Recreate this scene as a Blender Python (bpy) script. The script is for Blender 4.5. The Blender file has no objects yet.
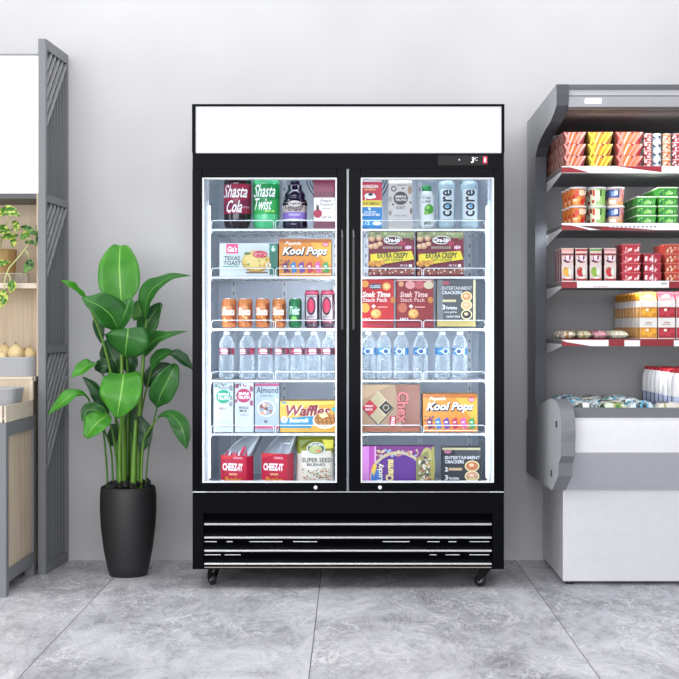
import bpy, bmesh, math, random
from math import sin, cos, pi, asin, radians
from mathutils import Vector, Matrix
random.seed(7)
C = bpy.context.scene.collection
F, VX, VY, H = 1430.0, 350.0, 328.0, 1.1      # focal length in pixels, vanishing point, eye height

def WX(px, Y): return (px - VX) * Y / F
def WZ(py, Y): return H - (py - VY) * Y / F
def W3(px, py, Y): return Vector((WX(px, Y), Y, WZ(py, Y)))

# ------------------------------------------------------------------ materials
def lin(c):
    c = c.lstrip('#'); out = []
    for i in (0, 2, 4):
        v = int(c[i:i+2], 16) / 255
        out.append(v / 12.92 if v <= .04045 else ((v + .055) / 1.055) ** 2.4)
    return (*out, 1)
_m = {}
def mat(hexc, rough=.45, metal=0, emit=0, var=.05, scale=30, coat=0, spec=.5):
    k = (hexc, rough, metal, emit, var, scale, coat, spec)
    if k in _m: return _m[k]
    m = bpy.data.materials.new('paint_' + hexc.lstrip('#')); m.use_nodes = True
    nt = m.node_tree; b = nt.nodes['Principled BSDF']
    col = lin(hexc)
    tc = nt.nodes.new('ShaderNodeTexCoord'); nz = nt.nodes.new('ShaderNodeTexNoise')
    nz.inputs['Scale'].default_value = scale; nz.inputs['Detail'].default_value = 3
    nt.links.new(tc.outputs['Object'], nz.inputs['Vector'])
    mx = nt.nodes.new('ShaderNodeMix'); mx.data_type = 'RGBA'
    mx.inputs[6].default_value = tuple(max(0, c * (1 - var)) for c in col[:3]) + (1,)
    mx.inputs[7].default_value = tuple(min(1, c * (1 + var)) for c in col[:3]) + (1,)
    nt.links.new(nz.outputs['Fac'], mx.inputs[0]); nt.links.new(mx.outputs[2], b.inputs['Base Color'])
    b.inputs['Roughness'].default_value = rough; b.inputs['Metallic'].default_value = metal
    b.inputs['Specular IOR Level'].default_value = spec
    if coat: b.inputs['Coat Weight'].default_value = coat
    if emit:
        b.inputs['Emission Color'].default_value = col; b.inputs['Emission Strength'].default_value = emit
    _m[k] = m; return m

def clear_mat(name, tint, body, lo, hi, rough=.08, ior=1.3):
    """thin clear plastic or glass: see-through face on, glossy and denser towards the rim"""
    m = bpy.data.materials.new(name); m.use_nodes = True; nt = m.node_tree
    nt.nodes.clear()
    out = nt.nodes.new('ShaderNodeOutputMaterial'); mix = nt.nodes.new('ShaderNodeMixShader')
    tr = nt.nodes.new('ShaderNodeBsdfTransparent'); tr.inputs[0].default_value = lin(tint)
    p = nt.nodes.new('ShaderNodeBsdfPrincipled'); p.inputs['Base Color'].default_value = lin(body)
    p.inputs['Roughness'].default_value = rough
    lw = nt.nodes.new('ShaderNodeLayerWeight'); lw.inputs['Blend'].default_value = ior - 1
    mr = nt.nodes.new('ShaderNodeMapRange'); mr.inputs['To Min'].default_value = lo; mr.inputs['To Max'].default_value = hi
    nt.links.new(lw.outputs['Facing'], mr.inputs['Value']); nt.links.new(mr.outputs[0], mix.inputs[0])
    nt.links.new(tr.outputs[0], mix.inputs[1]); nt.links.new(p.outputs[0], mix.inputs[2])
    nt.links.new(mix.outputs[0], out.inputs[0]); return m

def wood_mat(name, a, b, vertical=True, scale=1.0):
    m = bpy.data.materials.new(name); m.use_nodes = True; nt = m.node_tree; p = nt.nodes['Principled BSDF']
    tc = nt.nodes.new('ShaderNodeTexCoord'); mp = nt.nodes.new('ShaderNodeMapping')
    mp.inputs['Scale'].default_value = (40*scale, 40*scale, 2.0*scale) if vertical else (2*scale, 40*scale, 40*scale)
    nz = nt.nodes.new('ShaderNodeTexNoise'); nz.inputs['Scale'].default_value = 1; nz.inputs['Detail'].default_value = 5
    nz.inputs['Distortion'].default_value = .6
    r = nt.nodes.new('ShaderNodeValToRGB'); r.color_ramp.elements[0].position = .3; r.color_ramp.elements[1].position = .7
    r.color_ramp.elements[0].color = lin(a); r.color_ramp.elements[1].color = lin(b)
    nt.links.new(tc.outputs['Object'], mp.inputs[0]); nt.links.new(mp.outputs[0], nz.inputs['Vector'])
    nt.links.new(nz.outputs['Fac'], r.inputs[0]); nt.links.new(r.outputs[0], p.inputs['Base Color'])
    p.inputs['Roughness'].default_value = .55; return m

def leaf_mat(name, dark, light, rib, variegated=None):
    m = bpy.data.materials.new(name); m.use_nodes = True; nt = m.node_tree; p = nt.nodes['Principled BSDF']
    N = nt.nodes.new; L = nt.links.new
    uv = N('ShaderNodeUVMap'); sp = N('ShaderNodeSeparateXYZ'); L(uv.outputs[0], sp.inputs[0])
    def M(op, a, b=None, c=None):
        n = N('ShaderNodeMath'); n.operation = op
        for i, v in enumerate((a, b, c)):
            if v is None: continue
            if isinstance(v, (int, float)): n.inputs[i].default_value = v
            else: L(v, n.inputs[i])
        return n.outputs[0]
    t = M('ABSOLUTE', M('SUBTRACT', sp.outputs[0], .5))          # 0 at the midrib, .5 at the margin
    vein = M('SINE', M('MULTIPLY', M('SUBTRACT', sp.outputs[1], M('MULTIPLY', t, .9)), 150))
    vein = M('MULTIPLY_ADD', vein, .16, .42)
    tc = N('ShaderNodeTexCoord'); nz = N('ShaderNodeTexNoise'); nz.inputs['Scale'].default_value = 14
    L(tc.outputs['Object'], nz.inputs['Vector'])
    f = M('ADD', vein, M('MULTIPLY_ADD', nz.outputs['Fac'], .9, -.45))
    mx = N('ShaderNodeMix'); mx.data_type = 'RGBA'; mx.inputs[6].default_value = lin(dark); mx.inputs[7].default_value = lin(light)
    L(f, mx.inputs[0]); col = mx.outputs[2]
    if variegated:
        n2 = N('ShaderNodeTexNoise'); n2.inputs['Scale'].default_value = 55; L(tc.outputs['Object'], n2.inputs['Vector'])
        g = M('GREATER_THAN', M('ADD', n2.outputs['Fac'], M('MULTIPLY', t, .35)), .62)
        m3 = N('ShaderNodeMix'); m3.data_type = 'RGBA'; L(g, m3.inputs[0]); L(col, m3.inputs[6]); m3.inputs[7].default_value = lin(variegated); col = m3.outputs[2]
    ribf = M('LESS_THAN', t, .018)
    m2 = N('ShaderNodeMix'); m2.data_type = 'RGBA'; L(ribf, m2.inputs[0]); L(col, m2.inputs[6]); m2.inputs[7].default_value = lin(rib)
    L(m2.outputs[2], p.inputs['Base Color'])
    bp = N('ShaderNodeBump'); bp.inputs['Strength'].default_value = .25; bp.inputs['Distance'].default_value = .003
    L(vein, bp.inputs['Height']); L(bp.outputs[0], p.inputs['Normal'])
    p.inputs['Roughness'].default_value = .34
    p.inputs['Subsurface Weight'].default_value = 0
    tl = N('ShaderNodeBsdfTranslucent'); L(m2.outputs[2], tl.inputs[0]); ms = N('ShaderNodeMixShader'); ms.inputs[0].default_value = .22
    L(p.outputs[0], ms.inputs[1]); L(tl.outputs[0], ms.inputs[2]); L(ms.outputs[0], nt.nodes['Material Output'].inputs[0])
    return m

# ------------------------------------------------------------------ mesh building
class MB:
    def __init__(s): s.bm = bmesh.new(); s.mats = []; s.uv = None
    def mi(s, m):
        if m is None: return 0
        if m not in s.mats: s.mats.append(m)
        return s.mats.index(m)
    def poly(s, vs, faces, m=None, smooth=False):
        i = s.mi(m); v = [s.bm.verts.new(p) for p in vs]; out = []
        for f in faces:
            try: fc = s.bm.faces.new([v[k] for k in f])
            except ValueError: continue
            fc.material_index = i; fc.smooth = smooth; out.append(fc)
        return v, out
    def box(s, x0, x1, y0, y1, z0, z1, m=None, bev=0):
        if x0 > x1: x0, x1 = x1, x0
        if y0 > y1: y0, y1 = y1, y0
        if z0 > z1: z0, z1 = z1, z0
        vs = [(x, y, z) for z in (z0, z1) for y in (y0, y1) for x in (x0, x1)]
        v, f = s.poly(vs, [(0,2,3,1),(4,5,7,6),(0,1,5,4),(1,3,7,5),(3,2,6,7),(2,0,4,6)], m)
        if bev:
            e = list({e for fc in f for e in fc.edges})
            bmesh.ops.bevel(s.bm, geom=e, offset=bev, segments=2, affect='EDGES', profile=.6)
        return s
    def prism(s, pts, a0, a1, axis='x', m=None, bev=0):
        """polygon extruded along an axis; pts are the two other coordinates in order"""
        def mk(a, p): return {'x': (a, p[0], p[1]), 'y': (p[0], a, p[1]), 'z': (p[0], p[1], a)}[axis]
        n = len(pts); vs = [mk(a0, p) for p in pts] + [mk(a1, p) for p in pts]
        fs = [tuple(range(n)), tuple(range(2*n-1, n-1, -1))] + [(i, i+n, (i+1) % n + n, (i+1) % n) for i in range(n)]
        v, f = s.poly(vs, fs, m)
        bmesh.ops.recalc_face_normals(s.bm, faces=f)
        if bev:
            e = list({e for fc in f for e in fc.edges})
            bmesh.ops.bevel(s.bm, geom=e, offset=bev, segments=2, affect='EDGES')
        return s
    def lathe(s, prof, m=None, n=28, cx=0, cy=0, fn=None, smooth=True):
        """prof: list of (radius, z) or (radius, z, material for the band above)"""
        rings = []
        for p in prof:
            r, z = p[0], p[1]
            if r < 1e-6: rings.append([s.bm.verts.new((cx, cy, z))])
            else:
                rg = []
                for k in range(n):
                    a = 2*pi*k/n; rr = fn(r, a, z) if fn else r
                    rg.append(s.bm.verts.new((cx + rr*cos(a), cy + rr*sin(a), z)))
                rings.append(rg)
        for j in range(len(prof)-1):
            a, b = rings[j], rings[j+1]; mm = prof[j][2] if len(prof[j]) > 2 else m; i = s.mi(mm)
            for k in range(n):
                k2 = (k+1) % n
                if len(a) == 1 and len(b) == 1: continue
                if len(a) == 1: q = [a[0], b[k2], b[k]]
                elif len(b) == 1: q = [a[k], a[k2], b[0]]
                else: q = [a[k], a[k2], b[k2], b[k]]
                f = s.bm.faces.new(q); f.material_index = i; f.smooth = smooth
        return s
    def tube(s, pts, r, m=None, n=6, cap=True):
        """r is a number or one per point"""
        pts = [Vector(p) for p in pts]; rs = r if isinstance(r, (list, tuple)) else [r]*len(pts); i = s.mi(m)
        rings = []; up = Vector((0, 0, 1))
        for k, p in enumerate(pts):
            t = (pts[min(k+1, len(pts)-1)] - pts[max(k-1, 0)]).normalized()
            a = t.cross(up)
            if a.length < .1: a = t.cross(Vector((0, 1, 0)))
            a.normalize(); b = a.cross(t)
            rings.append([s.bm.verts.new(p + (a*cos(2*pi*j/n) + b*sin(2*pi*j/n))*rs[k]) for j in range(n)])
        for k in range(len(pts)-1):
            for j in range(n):
                j2 = (j+1) % n
                f = s.bm.faces.new([rings[k][j], rings[k][j2], rings[k+1][j2], rings[k+1][j]]); f.material_index = i; f.smooth = True
        if cap:
            for rg in (rings[0][::-1], rings[-1]):
                f = s.bm.faces.new(rg); f.material_index = i
        return s
    def build(s, name, m=None, parent=None, fix=True):
        if fix: bmesh.ops.recalc_face_normals(s.bm, faces=s.bm.faces)
        me = bpy.data.meshes.new(name); s.bm.to_mesh(me); s.bm.free()
        for k in (s.mats or [m]): me.materials.append(k)
        o = bpy.data.objects.new(name, me); C.objects.link(o)
        if parent: o.parent = parent
        return o
LABELS = []
def tag(o, label, cat, group=None, kind=None):
    n = len(label.split())
    if not 4 <= n <= 16: print('LABELS BAD', n, label)
    o['label'] = label; o['category'] = cat; LABELS.append(label)
    if group: o['group'] = group
    if kind: o['kind'] = kind
    return o
def empty(name, loc, rz=0):
    o = bpy.data.objects.new(name, None); C.objects.link(o); o.location = loc; o.rotation_euler = (0, 0, rz)
    o.empty_display_size = .05; return o
def dup(root, loc=None, rz=None):
    r = root.copy(); C.objects.link(r)
    if loc is not None: r.location = loc
    if rz is not None: r.rotation_euler = (0, 0, rz)
    for ch in list(root.children):
        c = ch.copy(); C.objects.link(c); c.parent = r
        for g in list(ch.children):
            d = g.copy(); C.objects.link(d); d.parent = c
    return r
def struct(o): o['kind'] = 'structure'; return o
ORD = ['first','second','third','fourth','fifth','sixth','seventh','eighth','ninth','tenth']

# ------------------------------------------------------------------ printed artwork
_tx = {}
def text_geo(t, bold, shear):
    k = (t, bold, shear)
    if k in _tx: return _tx[k]
    cu = bpy.data.curves.new('lettering', 'FONT'); cu.body = t; cu.offset = bold; cu.shear = shear; cu.resolution_u = 2
    o = bpy.data.objects.new('lettering', cu); C.objects.link(o)
    dg = bpy.context.evaluated_depsgraph_get(); me = bpy.data.meshes.new_from_object(o.evaluated_get(dg))
    vs = [(v.co.x, v.co.y) for v in me.vertices]; fs = [tuple(p.vertices) for p in me.polygons]
    bpy.data.objects.remove(o); bpy.data.meshes.remove(me); bpy.data.curves.remove(cu)
    _tx[k] = (vs, fs); return _tx[k]
class Print:
    """artwork on a front face, measured in photo pixels at the depth Y of that face; wrap = radius of a round pack"""
    def __init__(s, X0, Z0, Y, front=0.0, wrap=None, eps=.0005):
        s.X0, s.Z0, s.Y, s.front, s.wrap, s.eps = X0, Z0, Y, front, wrap, eps; s.l = 1; s.mb = MB()
    def loc(s, px, py): return (WX(px, s.Y) - s.X0, WZ(py, s.Y) - s.Z0)
    def put(s, pts, faces, m):
        e = s.eps * s.l; s.l += .5; vs = []
        if s.wrap:      # round packs: cut big faces up so that they follow the curve
            r0 = s.wrap(0) if callable(s.wrap) else s.wrap; t = bmesh.new(); tv = [t.verts.new((p[0], p[1], 0)) for p in pts]
            for f in faces:
                try: t.faces.new([tv[k] for k in f])
                except ValueError: pass
            for _ in range(5):
                bmesh.ops.triangulate(t, faces=t.faces[:]); ed = [q for q in t.edges if abs(q.verts[0].co.x-q.verts[1].co.x) > .2*r0]
                if not ed: break
                bmesh.ops.subdivide_edges(t, edges=ed, cuts=1)
            t.verts.index_update(); pts = [(v.co.x, v.co.y) for v in t.verts]; faces = [tuple(v.index for v in f.verts) for f in t.faces]; t.free()
        for u, v in pts:
            if s.wrap:
                r = s.wrap(v) if callable(s.wrap) else s.wrap
                a = asin(max(-.995, min(.995, u / r))); vs.append(((r+e)*sin(a), -(r+e)*cos(a), v))
            else: vs.append((u, s.front - e, v))
        s.mb.poly(vs, faces, m)
    def rect(s, x0, y0, x1, y1, col, rough=.4):
        a, b = s.loc(x0, y1), s.loc(x1, y0); n = 12 if s.wrap else 1; k = 6 if callable(s.wrap) else 1
        pts = [(a[0]+(b[0]-a[0])*i/n, a[1]+(b[1]-a[1])*j/k) for j in range(k+1) for i in range(n+1)]
        s.put(pts, [(j*(n+1)+i, j*(n+1)+i+1, (j+1)*(n+1)+i+1, (j+1)*(n+1)+i) for j in range(k) for i in range(n)], mat(col, rough)); return s
    def poly(s, pp, col):
        s.put([s.loc(*p) for p in pp], [tuple(range(len(pp)))], mat(col, .4)); return s
    def ell(s, cx, cy, rx, ry, col, n=20, a0=0):
        c = s.loc(cx, cy); k = s.Y / F
        pts = [c] + [(c[0]+rx*k*cos(2*pi*i/n+a0), c[1]+ry*k*sin(2*pi*i/n+a0)) for i in range(n)]
        s.put(pts, [(0, i+1, (i+1) % n+1) for i in range(n)], mat(col, .4)); return s
    def ring(s, cx, cy, rx, ry, w, col, n=24):
        c = s.loc(cx, cy); k = s.Y / F
        pts = [(c[0]+(rx-q*w)*k*cos(2*pi*i/n), c[1]+(ry-q*w)*k*sin(2*pi*i/n)) for q in (0, 1) for i in range(n)]
        s.put(pts, [(i, (i+1) % n, (i+1) % n+n, i+n) for i in range(n)], mat(col, .4)); return s
    def text(s, t, x0, y0, x1, y1, col, bold=.02, shear=0, rot=0, rough=.4):
        vs, fs = text_geo(t, bold, shear); c, d = cos(radians(rot)), sin(radians(rot))
        base = vs
        if rot in (90, -90, 270): pass
        vs = [(x*c - y*d, x*d + y*c) for x, y in base]
        ax, ay = min(v[0] for v in vs), min(v[1] for v in vs); bx, by = max(v[0] for v in vs), max(v[1] for v in vs)
        a, b = s.loc(x0, y1), s.loc(x1, y0)
        s.put([(a[0]+(x-ax)/(bx-ax)*(b[0]-a[0]), a[1]+(y-ay)/(by-ay)*(b[1]-a[1])) for x, y in vs], fs, mat(col, rough)); return s
    def blobs(s, x0, y0, x1, y1, cols, n, r0=.6, r1=1.6, seed=1):
        R = random.Random(seed)
        for i in range(n): s.ell(R.uniform(x0, x1), R.uniform(y0, y1), R.uniform(r0, r1), R.uniform(r0, r1), cols[i % len(cols)], n=7, a0=R.random()*3)
        return s
    def build(s, parent, name='printed_artwork'):
        if not s.mb.mats: return None
        return s.mb.build(name, None, parent, fix=False)
WORLD, P1, P2, P3, P4, LP, CL = .45, 40, 400, 54, 40, 1.55, 2.0
# ================================================================== THE ROOM
YW = 6.78
def wall_material():
    m = bpy.data.materials.new('painted_plaster'); m.use_nodes = True; nt = m.node_tree; p = nt.nodes['Principled BSDF']
    tc = nt.nodes.new('ShaderNodeTexCoord'); nz = nt.nodes.new('ShaderNodeTexNoise'); nz.inputs['Scale'].default_value = 1.3
    nz.inputs['Detail'].default_value = 4; r = nt.nodes.new('ShaderNodeValToRGB')
    r.color_ramp.elements[0].position = .35; r.color_ramp.elements[1].position = .7
    r.color_ramp.elements[0].color = lin('#bcbcbf'); r.color_ramp.elements[1].color = lin('#c5c5c8')
    nt.links.new(tc.outputs['Object'], nz.inputs['Vector']); nt.links.new(nz.outputs['Fac'], r.inputs[0]); nt.links.new(r.outputs[0], p.inputs['Base Color'])
    p.inputs['Roughness'].default_value = .7; return m
def floor_material():
    m = bpy.data.materials.new('grey_marble_tile'); m.use_nodes = True; nt = m.node_tree; p = nt.nodes['Principled BSDF']
    N = nt.nodes.new; L = nt.links.new
    def M(op, a, b=None, c=None, cl=False):
        n = N('ShaderNodeMath'); n.operation = op; n.use_clamp = cl
        for i, v in enumerate((a, b, c)):
            if v is None: continue
            if isinstance(v, (int, float)): n.inputs[i].default_value = v
            else: L(v, n.inputs[i])
        return n.outputs[0]
    def mixc(f, a, b):
        n = N('ShaderNodeMix'); n.data_type = 'RGBA'
        if isinstance(f, float): n.inputs[0].default_value = f
        else: L(f, n.inputs[0])
        for k, v in ((6, a), (7, b)):
            if isinstance(v, tuple): n.inputs[k].default_value = v
            else: L(v, n.inputs[k])
        return n.outputs[2]
    tc = N('ShaderNodeTexCoord'); sp = N('ShaderNodeSeparateXYZ'); L(tc.outputs['Object'], sp.inputs[0])
    u = M('DIVIDE', M('ADD', sp.outputs[0], 1.042), .913); fr = M('FRACT', u); ti = M('FLOOR', u)
    joint = M('LESS_THAN', M('MINIMUM', fr, M('SUBTRACT', 1, fr)), .0019)
    cb = N('ShaderNodeCombineXYZ'); L(M('ADD', sp.outputs[0], M('MULTIPLY', ti, 3.7)), cb.inputs[0]); L(sp.outputs[1], cb.inputs[1]); L(M('MULTIPLY', ti, 1.9), cb.inputs[2])
    def noise(sc, scale=(1, 1, 1), rot=0, det=6, dist=0, rough=.55):
        mp = N('ShaderNodeMapping'); mp.inputs['Scale'].default_value = scale; mp.inputs['Location'].default_value = (rot*7, rot*3, rot)
        L(cb.outputs[0], mp.inputs[0]); n = N('ShaderNodeTexNoise'); n.inputs['Scale'].default_value = sc; n.inputs['Detail'].default_value = det
        n.inputs['Distortion'].default_value = dist; n.inputs['Roughness'].default_value = rough; L(mp.outputs[0], n.inputs['Vector']); return n.outputs['Fac']
    cloud = noise(2.6, (1, .55, 1), .5, 9, 1.0, .68)
    r = N('ShaderNodeValToRGB'); r.color_ramp.elements[0].position = .34; r.color_ramp.elements[1].position = .62
    r.color_ramp.elements[0].color = lin('#a6a6ae'); r.color_ramp.elements[1].color = lin('#dadae1'); L(cloud, r.inputs[0])
    dk = noise(5.5, (1, .45, 1), -.5, 9, 1.8, .7)
    dkf = M('MULTIPLY', M('SUBTRACT', 1, M('DIVIDE', M('ABSOLUTE', M('SUBTRACT', dk, .5)), .035), None, True), M('MULTIPLY_ADD', cloud, -2.2, 1.55, True))
    c1 = mixc(M('MULTIPLY', dkf, .85), r.outputs[0], lin('#6a6a72'))
    def vein(sc, rot, w, dist):
        v = noise(sc, (1, .5, 1), rot, 5, dist, .55)
        return M('SUBTRACT', 1, M('DIVIDE', M('ABSOLUTE', M('SUBTRACT', v, .5)), w), None, True)
    mask = M('MULTIPLY_ADD', noise(2.3, det=2), 5, -2.1, True)
    v1 = M('MULTIPLY', vein(2.2, .4, .010, 1.8), mask)
    v2 = M('MULTIPLY', vein(5.0, -.5, .013, 1.5), M('MULTIPLY_ADD', noise(1.9, (1, 1, 1), 1, 2), 6, -2.6, True))
    v3 = M('MULTIPLY', vein(9.0, .9, .018, 1.2), M('MULTIPLY_ADD', noise(2.6, (1, 1, 1), 2, 2), 6, -2.8, True))
    c2 = mixc(M('MULTIPLY', M('MAXIMUM', M('MAXIMUM', v1, v2), v3), .9), c1, lin('#f2f2f5'))
    c3 = mixc(joint, c2, lin('#5e5e62')); L(c3, p.inputs['Base Color'])
    p.inputs['Roughness'].default_value = .38; p.inputs['Specular IOR Level'].default_value = .35
    return m
struct(MB().box(-4, 4, 1.5, YW+.1, -.05, 0).build('floor', floor_material()))
struct(MB().box(-4, 4, YW, YW+.12, 0, 3.4).build('wall_back', wall_material()))

# ================================================================== THE DRINKS FRIDGE
BLK = mat('#090a0f', .16, var=.1, spec=.035); BLKM = mat('#0e0f12', .5, spec=.1); WHT = mat('#eef2f6', .4); CHROME = mat('#e6e8ea', .12, metal=1)
LINER = mat('#dae2ec', .45, var=.02, scale=4)
YF = 6.0
def fx(p): return WX(p, YF)
def fz(p): return WZ(p, YF)
fr = empty('display_fridge', (-.007, 6.35, 0))
tag(fr, 'tall black two-door glass display fridge on casters with a lit white top panel', 'fridge')
O = Vector((-.007, 6.35, 0))
def fpart(mb, name, m=None, parent=None):
    for v in mb.bm.verts: v.co -= O
    return mb.build(name, m, parent or fr)
XL, XR, ZB, ZT = fx(192), fx(504.5), fz(570), fz(104)
b = MB()
b.box(XL, XL+.03, 6.055, 6.70, ZB, ZT); b.box(XR-.03, XR, 6.055, 6.70, ZB, ZT); b.box(XL+.03, XR-.03, 6.67, 6.70, ZB, ZT)
b.box(XL+.03, XR-.03, 6.055, 6.67, ZT-.03, ZT); b.box(XL+.03, XR-.03, 6.055, 6.67, ZB, ZB+.02); b.box(XL+.03, XR-.03, 6.06, 6.67, .385, .40)
b.box(XL+.03, XR-.03, 6.06, 6.67, 1.875, 1.89)
b.box(XL, XR, 6.02, 6.055, fz(168), fz(152.5)); b.box(XL, XR, 6.02, 6.055, fz(514), fz(492.5))
b.box(XL, fx(203), 6.02, 6.055, ZB, fz(514)); b.box(fx(493), XR, 6.02, 6.055, ZB, fz(514)); b.box(fx(203), fx(493), 6.02, 6.055, ZB, fz(567.5))
fpart(b, 'cabinet_shell', BLK)
# white liner
b = MB(); t = .02; x0, x1, z0, z1, y1 = XL+.031, XR-.031, .401, 1.874, 6.669
b.box(x0, x0+t, 6.07, y1, z0, z1); b.box(x1-t, x1, 6.07, y1, z0, z1); b.box(x0+t, x1-t, y1-t, y1, z0, z1)
b.box(x0+t, x1-t, 6.07, y1-t, z0, z0+t); b.box(x0+t, x1-t, 6.07, y1-t, z1-t, z1)
fpart(b, 'interior_liner', LINER)
b = MB()
for px in (233, 284, 335, 366, 420, 470):
    b.box(WX(px, 6.6)-.011, WX(px, 6.6)+.011, 6.63, 6.648, .43, 1.80, mat('#eef2f6', .4)); 
    for k in range(30): b.box(WX(px, 6.6)-.003, WX(px, 6.6)+.003, 6.6285, 6.6305, .46+k*.044, .475+k*.044, mat('#8e969f', .6))
b.box(x0+t, x1-t, 6.644, 6.648, 1.56, 1.563, mat('#9aa3ad', .6)); b.box(x0+t, x1-t, 6.644, 6.648, .60, .603, mat('#9aa3ad', .6))
fpart(b, 'shelf_standards')
# centre mullion
b = MB(); b.box(fx(343), fx(355), 6.056, 6.09, .40, 1.875, mat('#d5dbe2', .5)); fpart(b, 'centre_mullion')
# fan guard
b = MB(); cx, cz = WX(348, 6.5), WZ(168, 6.5)
for k in range(13):
    R = .03 + k*.014; b.tube([(cx+R*cos(a*pi/20), 6.55, cz+R*sin(a*pi/20)) for a in range(41)], .0022, None, 5, False)
for a in range(8): b.tube([(cx, 6.552, cz), (cx+.2*cos(a*pi/4), 6.552, cz+.2*sin(a*pi/4))], .0025)
bmesh.ops.delete(b.bm, geom=[v for v in b.bm.verts if v.co.z > 1.85], context='VERTS')
fpart(b, 'fan_guard', mat('#2c3138', .4))
# light box
lb = MB(); lb.box(XL, fx(195.5), 6.0, 6.055, fz(152.5), ZT); lb.box(fx(501.5), XR, 6.0, 6.055, fz(152.5), ZT); lb.box(fx(195.5), fx(501.5), 6.0, 6.055, fz(106.3), ZT)
fpart(lb, 'light_box_frame', BLK)
fpart(MB().box(fx(195.5), fx(501.5), 6.012, 6.05, fz(152.3), fz(106.3)), 'light_box_panel', mat('#fbfbff', .5, emit=1.0, var=.005))
lf = MB()
for a in ((195.5, 106.3, 501.5, 107.8), (195.5, 150.2, 501.5, 152.3), (195.5, 107.8, 198.5, 150.2), (499, 107.8, 501.5, 150.2)): lf.box(fx(a[0]), fx(a[2]), 6.006, 6.012, fz(a[3]), fz(a[1]))
fpart(lf, 'light_box_bezel', mat('#dcdee4', .4))
# controller in the header
c = MB(); c.box(fx(438), fx(488), 6.014, 6.02, fz(165), fz(155), mat('#0c0d11', .1, spec=.1)); ctl = fpart(c, 'temperature_controller')
p2 = Print(0, 0, YF, 0); p2.front = 6.0135; p2.text('C', 475.2, 156.8, 478, 160.3, '#eeeeff', .01); p2.mb.bm.transform(Matrix.Translation(-O)); p2.build(ctl, 'unit_sign')
for q_ in ((459.5, 159.4, .8),): pass
pr = Print(0, 0, YF, 0); pr.front = 6.0135; pr.text('3', 471.3, 156.8, 474.6, 162.4, '#ffffff', .01, .2)
for v in pr.mb.bm.verts: v.co -= O
pr.mb.mats = [mat('#ffffff', .4, emit=1.2) if i == 0 else x for i, x in enumerate(pr.mb.mats)]
pr.build(ctl, 'display_digit')
p3 = Print(0, 0, YF, 0); p3.front = 6.0135; p3.ell(459.5, 159.4, .8, .8, '#d8dbe6'); p3.mb.bm.transform(Matrix.Translation(-O)); p3.build(ctl, 'indicator_dot')
c = MB(); c.box(fx(483.3), fx(487.3), 6.008, 6.014, fz(163), fz(156.3), mat('#e23a52', .3, emit=.8), .001); c.box(fx(484.6), fx(486), 6.006, 6.008, fz(161.5), fz(158), mat('#ffd0d6', .3, emit=1)); fpart(c, 'power_switch')
# doors
def door(x0, x1, gx0, gx1, lockx, hx, name):
    d = MB(); y0, y1 = 6.0, 6.05
    zt, zb, gt, gb = fz(168.5), fz(491.3), fz(177.5), fz(482.8)
    X0, X1, G0, G1 = fx(x0), fx(x1), fx(gx0), fx(gx1)
    d.box(X0, G0, y0, y1, zb, zt, BLK, .002); d.box(G1, X1, y0, y1, zb, zt, BLK, .002); d.box(G0, G1, y0, y1, gt, zt, BLK, .002); d.box(G0, G1, y0, y1, zb, gb, BLK, .002)
    o = fpart(d, 'door')
    g = MB(); w = .006
    g.box(G0, G0+w, y0+.004, y1+.01, gb, gt); g.box(G1-w, G1, y0+.004, y1+.01, gb, gt); g.box(G0+w, G1-w, y0+.004, y1+.01, gt-w*.8, gt); g.box(G0+w, G1-w, y0+.004, y1+.01, gb, gb+w*.5)
    fpart(g, 'door_gasket', mat('#f6f8fb', .5), o)
    p = MB(); p.box(G0+w, G1-w, y0+.016, y0+.02, gb+w*.5, gt-w*.8); fpart(p, 'glass_pane', GLASS, o)
    l = MB(); z = fz(487.5)
    for q in l.lathe([(0, 0), (.0075, 0), (.0085, .002), (.0085, .004), (.004, .005), (0, .005)], None, 20).bm.verts:
        x, y, zz = q.co; q.co = (fx(lockx)+x, y0-zz, z+y)
    l.box(fx(lockx)-.001, fx(lockx)+.001, y0-.0056, y0-.005, z-.003, z+.003, mat('#333333', .4)); l.mats = [mat('#e9ebee', .25, metal=.6), mat('#333333', .4)]
    fpart(l, 'lock', None, o)
    h = MB(); xx = fx(hx); s = 1 if hx > 347 else -1
    h.box(xx-.006, xx+.006, y0-.007, y0, fz(330), fz(238), mat('#121317', .15, spec=.25), .002)
    h.prism([(xx-.004, fz(238)), (xx+.004, fz(238)), (xx+.002, fz(231)), (xx-.004, fz(229))], y0-.012, y0, 'y', mat('#2a2c33', .1), .0008)
    fpart(h, 'door_handle', None, o); return o
GLASS = clear_mat('door_glass', '#f9fcff', '#f0f4f8', .0, .10, .04, 1.2)
door(192.3, 346.4, 202.2, 336.8, 315.6, 342.3, 'left'); door(349.0, 504.2, 360.8, 494, 380, 353.6, 'right')
fpart(MB().box(fx(346.7), fx(348.7), 6.03, 6.056, fz(491.5), fz(168.5)), 'door_gap_trim', mat('#8d9098', .3, metal=.5))
b = MB(); b.box(fx(192.5), fx(206), 6.004, 6.02, fz(492.6), fz(491.6)); b.box(fx(490), fx(504), 6.004, 6.02, fz(492.6), fz(491.6)); b.box(fx(206), fx(490), 6.008, 6.02, fz(492.5), fz(491.9))
fpart(b, 'hinge_trim', mat('#c9ccd2', .25, metal=.8))
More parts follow.
